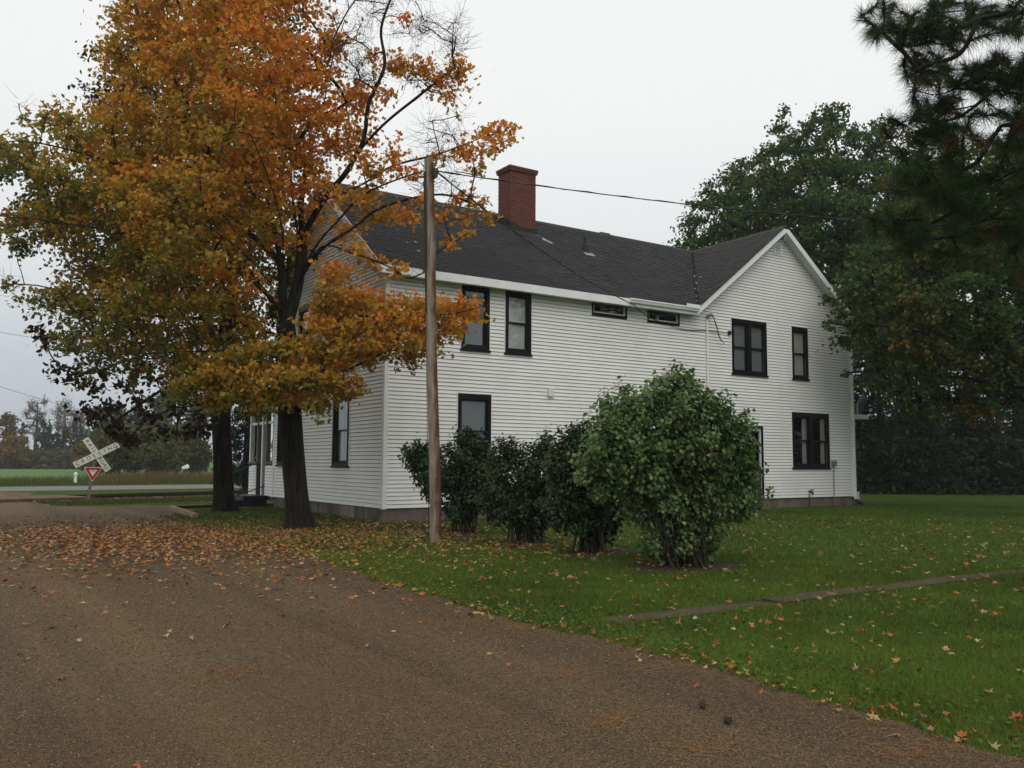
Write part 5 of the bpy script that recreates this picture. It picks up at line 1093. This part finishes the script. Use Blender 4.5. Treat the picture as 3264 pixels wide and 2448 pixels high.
# ------------------------------------------------------------------ lawn, weeds and litter
rng = np.random.default_rng(61)
edv = np.vectorize(edgeX)
def lawn_points(n, dmin, dmax):                            # spread evenly over the ground between two distances
    r = np.sqrt(rng.uniform(dmin**2, dmax**2, n)); a = rng.uniform(-.62, .62, n)+YAW
    X = CAM[0]+np.sin(a)*r; Y = CAM[1]+np.cos(a)*r; return X, Y
def on_lawn(X, Y):
    ok = X > edv(np.clip(Y, -26, 8))+np.random.default_rng(1).normal(0, .035, len(X))
    ok &= ~((X > -4.0) & (X < 16) & (np.abs(Y+13.52+.02*np.sin(X*2.1)) < rng.uniform(.03, .17, len(X)))); ok &= ~((X > 0) & (X < 18.85) & (Y > 0) & (Y < 8.4)); ok &= Y < 8.2
    for px, d, r in ((1478, 18.5, .45), (1672, 16.4, .5), (1885, 14.8, .72), (2175, 13.0, .92)):
        q = gp(px, d-.15); ok &= ((X-q[0])/(1.1*r))**2+((Y-q[1])/(.8*r))**2 > rng.uniform(.5, 1.1, len(X))
    return ok
gv_, gc_ = [], []
def vnoise(X, Y, f, s): return .5+.5*np.sin(X*f+s+1.3*np.sin(Y*f*.7+s*2))*np.cos(Y*f*.9-s+1.1*np.sin(X*f*.6))
for n, d0, d1, h, wd in ((230000, 3.5, 8.5, .038, .0042), (190000, 8.5, 15, .045, .0075), (150000, 15, 36, .055, .015)):
    X, Y = lawn_points(n, d0, d1); ok = on_lawn(X, Y); X, Y = X[ok], Y[ok]; m = len(X)
    a = rng.uniform(0, 6.28, m); hh = h*rng.uniform(.5, 1.4, m)*(.8+.5*vnoise(X, Y, 1.7, 1)); le = rng.normal(0, .6, (m, 2))*hh[:, None]
    A_ = np.stack([X-np.cos(a)*wd/2, Y-np.sin(a)*wd/2, np.full(m, G0)], 1); B_ = np.stack([X+np.cos(a)*wd/2, Y+np.sin(a)*wd/2, np.full(m, G0)], 1); T_ = np.stack([X+le[:, 0], Y+le[:, 1], G0+hh], 1)
    gv_.append(np.stack([A_, B_, T_], 1).reshape(-1, 3))
    p = vnoise(X, Y, .55, 3)*.6+vnoise(X, Y, 2.1, 5)*.4
    near_edge = np.exp(-np.maximum(X-edv(np.clip(Y, -26, 8)), 0)/.7)
    C = np.array([.068, .126, .017])*(1-p)[:, None]+np.array([.122, .176, .028])*p[:, None]+near_edge[:, None]*np.array([.060, .050, .006]); C = C*rng.uniform(.6, 1.35, (m, 1))*(.62+.34*vnoise(X, Y, .9, 8)+.30*vnoise(X, Y, 4.3, 2))[:, None]; dry = rng.random(m) < .05; C[dry] = np.array([.17, .14, .055])
    gc_.append(np.repeat(C, 3, 0))
gv_ = np.concatenate(gv_); gc_ = np.concatenate(gc_)
stuff(mk('lawn_grass', [(gv_, np.arange(len(gv_)).reshape(-1, 3))], M['grassblade'], None, [gc_]), 'short green lawn grass around the house and shrubs', 'grass')
# broad-leaved weeds along the drive edge, near
n = 5200; X, Y = lawn_points(n*4, 3.8, 9.5); ok = on_lawn(X, Y) & (X-edv(np.clip(Y, -26, 8)) < np.abs(rng.normal(0, .9, len(X)))); X, Y = X[ok][:n], Y[ok][:n]; m = len(X)
V, F = scatter(np.stack([X, Y, G0+rng.uniform(.008, .045, m)], 1), rng.uniform(.025, .055, m), OVAL, OVAL_T, rng, .75); C = np.array([.060, .13, .028])*rng.uniform(.6, 1.3, (m, 1))
stuff(mk('clover', [(V, F)], M['grassblade'], None, [np.repeat(C, 6, 0)]), 'low broad-leaved weeds along the gravel edge', 'weeds')
# verge grass: strip round the sign, far lawn and tall weeds across the road
def blades(X, Y, h, wd, C, z=G0):
    m = len(X); a = rng.uniform(0, 6.28, m); le = rng.normal(0, .35, (m, 2))*h[:, None]
    A_ = np.stack([X-np.cos(a)*wd/2, Y-np.sin(a)*wd/2, np.full(m, z)], 1); B_ = np.stack([X+np.cos(a)*wd/2, Y+np.sin(a)*wd/2, np.full(m, z)], 1); T_ = np.stack([X+le[:, 0], Y+le[:, 1], z+h], 1)
    return np.stack([A_, B_, T_], 1).reshape(-1, 3), np.repeat(C, 3, 0)
n = 32000; s_ = rng.uniform(-4, 45, n); o_ = rng.uniform(-6.0, -2.6, n); X = far0[0]+tdir[0]*s_+tn[0]*o_; Y = far0[1]+tdir[1]*s_+tn[1]*o_; ok = ~inpoly(np.stack([X+rng.normal(0, .12, n), Y+rng.normal(0, .12, n)], 1), drive); X, Y = X[ok], Y[ok]; m = len(X)
va, ca = blades(X, Y, rng.uniform(.05, .12, m), .03, mixc([(0, (.05, .085, .018)), (.7, (.085, .11, .022)), (1, (.16, .11, .03))], rng.random(m)))
n = 9000; s_ = rng.uniform(4, 80, n); o_ = rng.uniform(1.0, 3.4, n); X = far0[0]+tdir[0]*s_+tn[0]*o_; Y = far0[1]+tdir[1]*s_+tn[1]*o_; ok = (X-rA[0])*rn[0]+(Y-rA[1])*rn[1] < -roadw-.1; X, Y = X[ok], Y[ok]; m = len(X)
vb, cb = blades(X, Y, rng.uniform(.05, .12, m), .04, mixc([(0, (.07, .13, .02)), (1, (.12, .16, .03))], rng.random(m)))
stuff(mk('verge_grass', [(np.concatenate([va, vb]), np.arange(len(va)+len(vb)).reshape(-1, 3))], M['grassblade'], None, [np.concatenate([ca, cb])]), 'rough verge grass on both sides of the rails', 'grass')
n = 60000; s_ = rng.uniform(-45, 60, n); o_ = rng.uniform(.6, 13, n); X = rA[0]+rd[0]*s_+rn[0]*o_; Y = rA[1]+rd[1]*s_+rn[1]*o_
tall = np.clip((o_-2.6)/3, 0, 1)*np.where(np.hypot(X-mp0[0], Y-mp0[1]) < 1.6, .15, 1)*np.where((np.abs((X-CAM[0])*(mp0[1]-CAM[1])-(Y-CAM[1])*(mp0[0]-CAM[0]))/np.hypot(mp0[0]-CAM[0], mp0[1]-CAM[1]) < .7) & (Y < mp0[1]), .08, 1)*(.35+.65*vnoise(s_, o_, .35, 2)); right = np.clip((s_+1)/10, 0, 1); h = .05+tall*(.45+.55*right)*rng.uniform(.5, 1.2, n)
br = np.clip(tall*(.55+1.25*vnoise(s_, o_, .23, 6))*(.55+.7*right)+rng.normal(0, .15, n), 0, 1)
va, ca = blades(X, Y, h, .05, mixc([(0, (.050, .10, .018)), (.4, (.075, .095, .024)), (.7, (.15, .095, .040)), (1, (.17, .080, .045))], br))
stuff(mk('tall_weeds', [(va, np.arange(len(va)).reshape(-1, 3))], M['grassblade'], None, [ca]), 'tall green and rusty weeds across the road', 'weeds')

# fallen leaves: the 300 that show largest are single objects, the rest one scatter
n = 25000; kind = rng.random(n)
X = np.empty(n); Y = np.empty(n)
a1_ = kind < .56; m = a1_.sum(); X[a1_] = rng.normal(-5.8, 1.8, m); Y[a1_] = rng.normal(-2.2, 3.6, m)              # under the maple, on the gravel
a2_ = (kind >= .56) & (kind < .76); m = a2_.sum(); X[a2_] = rng.normal(-2.4, 1.6, m); Y[a2_] = rng.normal(-3.2, 3.0, m)    # under the maple, on the lawn
a3_ = (kind >= .76) & (kind < .988); m = a3_.sum(); X[a3_], Y[a3_] = lawn_points(m, 4, 27)                       # thinly over everything
a4_ = kind >= .988; m = a4_.sum(); Y[a4_] = rng.uniform(-17.5, 0, m); X[a4_] = edv(Y[a4_])+rng.normal(.02, .12, m)   # caught along the drive edge
vs_ = np.where(a3_)[0][:420]; s9 = rng.uniform(-2, 14, 420); o9 = rng.uniform(-6, -3.2, 420); X[vs_] = far0[0]+tdir[0]*s9+tn[0]*o9; Y[vs_] = far0[1]+tdir[1]*s9+tn[1]*o9; verge = np.zeros(n, bool); verge[vs_] = True; a3_[vs_] = False
ok = ~((X > -.05) & (X < 18.9) & (Y > -.05) & (Y < 8.4)) & ((Y < 11) | verge)
onl = X > edv(np.clip(Y, -26, 8)); cdst = np.hypot(X-CAM[0], Y-CAM[1])
thin = np.where(a3_ & ~onl, rng.random(n) < np.clip(.06+(Y+15)*.06, .05, .9), True); thin &= np.where(a3_ & onl & (X > 0), rng.random(n) < .62, True)
thin &= np.where(a1_, rng.random(n) < np.clip(1-np.abs(Y+1.4)/9, .1, 1), True) & (cdst > 3.4)
ok &= thin; X, Y, onl, cdst = X[ok], Y[ok], onl[ok], cdst[ok]; m = len(X)
Z = G0+np.where(onl, rng.uniform(.012, .036, m), rng.uniform(.010, .028, m)); sz = rng.uniform(.042, .074, m)*np.where(onl & (X > -1), 1.25, 1)*np.where(rng.random(m) < .12, 1.25, 1)
FALL = [(0, (.34, .085, .022)), (.3, (.38, .140, .032)), (.5, (.42, .26, .085)), (.68, (.42, .31, .18)), (.82, (.22, .10, .045)), (1, (.07, .030, .018))]
u_ = rng.random(m); far_l = (Y > 2.5); u_ = np.where(far_l & (rng.random(m) < .6), rng.uniform(.88, 1, m), u_); C = mixc(FALL, u_)*rng.uniform(.7, 1.1, (m, 1))
order = np.argsort(cdst); top300 = order[:300]; rest = order[300:]
LM = []
for kcol in (.0, .12, .3, .45, .55, .66, .78, .9):
    cc = mixc(FALL, np.array([kcol]))
    for s0 in range(3):
        tm = np.array(MAPLE, float)*(.050+.011*s0)*(1+rng.normal(0, .13, (13, 1))); tm[:, 0] *= rng.uniform(.6, 1.05); kx, ky = rng.normal(0, 9, 2); tm[:, 2] = tm[:, 2]*1.5+tm[:, 0]**2*kx+tm[:, 1]**2*ky+tm[:, 0]*tm[:, 1]*rng.normal(0, 8); me = mesh('fallen_leaf', [(tm, np.array(MAPLE_T))], [np.repeat(cc, 13, 0)]); me.materials.append(M['fallen']); LM.append(me)
for j in top300:
    o = link('fallen_leaf', LM[int(rng.integers(len(LM)))], None, None, (float(X[j]), float(Y[j]), float(Z[j]+.004))); o.rotation_euler = (rng.normal(0, .4), rng.normal(0, .4)+(math.pi if rng.random() < .4 else 0), rng.uniform(0, 6.28)); s0 = float(rng.uniform(.8, 1.2)); o.scale = (s0, s0, s0)
    tag(o, 'single fallen maple leaf lying near the viewer on grass or gravel', 'leaf', 'nearest fallen leaves')
P = np.stack([X, Y, Z], 1)[rest]; V, F = scatter(P, sz[rest]*1.05, MAPLE, MAPLE_T, rng, .80)
V = V.reshape(-1, 13, 3); V = P[:, None]+(V-P[:, None])*(1+rng.normal(0, .16, (len(P), 13, 1))); V[:, :, 2] += (rng.normal(0, 6, (len(P), 1))*(V[:, :, 0]-P[:, None, 0])**2+rng.normal(0, 6, (len(P), 1))*(V[:, :, 1]-P[:, None, 1])**2); V = V.reshape(-1, 3)
stuff(mk('leaf_litter', [(V, F)], M['fallen'], None, [np.repeat(C[rest], 13, 0)]), 'fallen orange and tan maple leaves scattered over drive and lawn', 'leaves')
# leaves caught on the roof valley and shingles
rl_ = []
for v in np.linspace(.2, 3.4, 15): rl_.append(np.array([VX0+v*k_v+.02, EY+v*cth, EZ+v*sth+.05])+rng.normal(0, .03, 3))
for a, b in ((1.0, .9), (1.3, 1.0), (1.15, .5), (1.4, .45), (.8, .3), (12.2, 1.2), (12.6, 1.4), (8.9, -.2)):
    z_ = roofz(b)+.05 if a < 11 else max(roofz(b), wingz(a))+.05; rl_.append(np.array([a, b, z_]))
rl_ = np.array(rl_); V, F = scatter(rl_, rng.uniform(.07, .12, len(rl_)), MAPLE, MAPLE_T, rng, .8, (0, -.5, .85)); C = np.array([.5, .42, .3])*rng.uniform(.7, 1.1, (len(rl_), 1))
stuff(mk('roof_leaves', [(V, F)], M['fallen'], None, [np.repeat(C, 13, 0)]), 'pale leaves caught in the roof valley and on the shingles', 'leaves')
# gravel grit near the viewer, pine needles and two cones
def grit(n, d0, d1, smin, smax):
    X, Y = lawn_points(n, d0, d1); ok = X < edv(np.clip(Y, -26, 8))-.0; X, Y = X[ok], Y[ok]; return X, Y, rng.uniform(smin, smax, len(X))
gx1 = grit(60000, 3.2, 7, .004, .013); gx2 = grit(42000, 7, 13, .008, .02); X = np.concatenate([gx1[0], gx2[0]]); Y = np.concatenate([gx1[1], gx2[1]]); s_ = np.concatenate([gx1[2], gx2[2]]); m = len(X)
V, F = scatter(np.stack([X, Y, np.full(m, G0+.005)], 1), s_, oc[:5]*np.array([1.2, 1, .8]), of, rng, .8)
C = mixc([(0, (.030, .021, .014)), (.25, (.078, .052, .030)), (.5, (.145, .093, .047)), (.9, (.185, .128, .074)), (.993, (.23, .175, .115)), (1, (.38, .33, .27))], rng.random(m)); stuff(mk('gravel_grit', [(V, F)], M['stone'], None, [np.repeat(C, 5, 0)]), 'fine brown and grey grit covering the drive', 'gravel')
n = 2600; X, Y = lawn_points(n*3, 3.3, 10); ok = (X < edv(np.clip(Y, -26, 8))+.1) & (X > edv(np.clip(Y, -26, 8))-np.abs(rng.normal(0, 1.3, len(X)))); X, Y = X[ok][:n], Y[ok][:n]; cq = [GR(*q_) for q_ in ((1790, 2150), (2150, 2130), (1650, 2010), (1950, 2300), (700, 2150), (2900, 2400), (1480, 1990), (2250, 2380))]; X = np.concatenate([X]+[q_[0]+rng.normal(0, .16, 170) for q_ in cq]); Y = np.concatenate([Y]+[q_[1]+rng.normal(0, .10, 170) for q_ in cq]); m = len(X); a = rng.uniform(0, 3.14, m); L_ = rng.uniform(.05, .11, m)
d_ = np.stack([np.cos(a), np.sin(a), rng.normal(0, .04, m)], 1); A_ = np.stack([X, Y, np.full(m, G0+.011)], 1); s2 = np.stack([-np.sin(a), np.cos(a), np.zeros(m)], 1)*.0013
V = np.stack([A_-s2, A_+s2, A_+d_*L_[:, None]+s2, A_+d_*L_[:, None]-s2], 1).reshape(-1, 3); C = np.array([.26, .12, .035])*rng.uniform(.5, 1.3, (m, 1))
stuff(mk('pine_needles', [(V, np.arange(len(V)).reshape(-1, 4))], M['fallen'], None, [np.repeat(C, 4, 0)]), 'dry orange pine needles strewn along the edge of the drive', 'needles')
for (px, py), lb in (((2240, 2262), 'dark pine cone on the gravel, the farther of two'), ((2320, 2311), 'dark pine cone on the gravel, the nearer of two')):
    q = GR(px, py); o = thing('pine_cone', (q[0], q[1], G0), lb, 'pine cone'); prof = [(0, .006), (.008, .018), (.018, .024), (.032, .021), (.044, .009)]
    mk('core', tube([(q[0]+z-.022, q[1], G0+.028) for z, r in prof], [r*.75 for z, r in prof], 8), M['brownwood'], o)
    sc_ = [(q[0]+z-.022, q[1]+r*math.cos(a), G0+.028+r*math.sin(a)) for z, r in prof[1:] for a in np.linspace(0, 6.28, 9)]; V, F = scatter(np.array(sc_), np.full(len(sc_), .018), DIA, DIA_T, rng, .1); mk('scales', [(V, F)], M['brownwood'], o)

# ------------------------------------------------------------------ mist
m_, t_, o_ = nmat('mist'); pv = t_.nodes.new('ShaderNodeVolumePrincipled'); pv.inputs['Color'].default_value = (.93, .95, .97, 1); pv.inputs['Density'].default_value = .0005; pv.inputs['Anisotropy'].default_value = .2
t_.links.new(pv.outputs[0], o_.inputs['Volume'])
hz = mk('haze', [box(-505, 505, -505, 505, G0-1.2, 24.0)], m_); stuff(hz, 'thin pale mist over the whole place', 'mist')
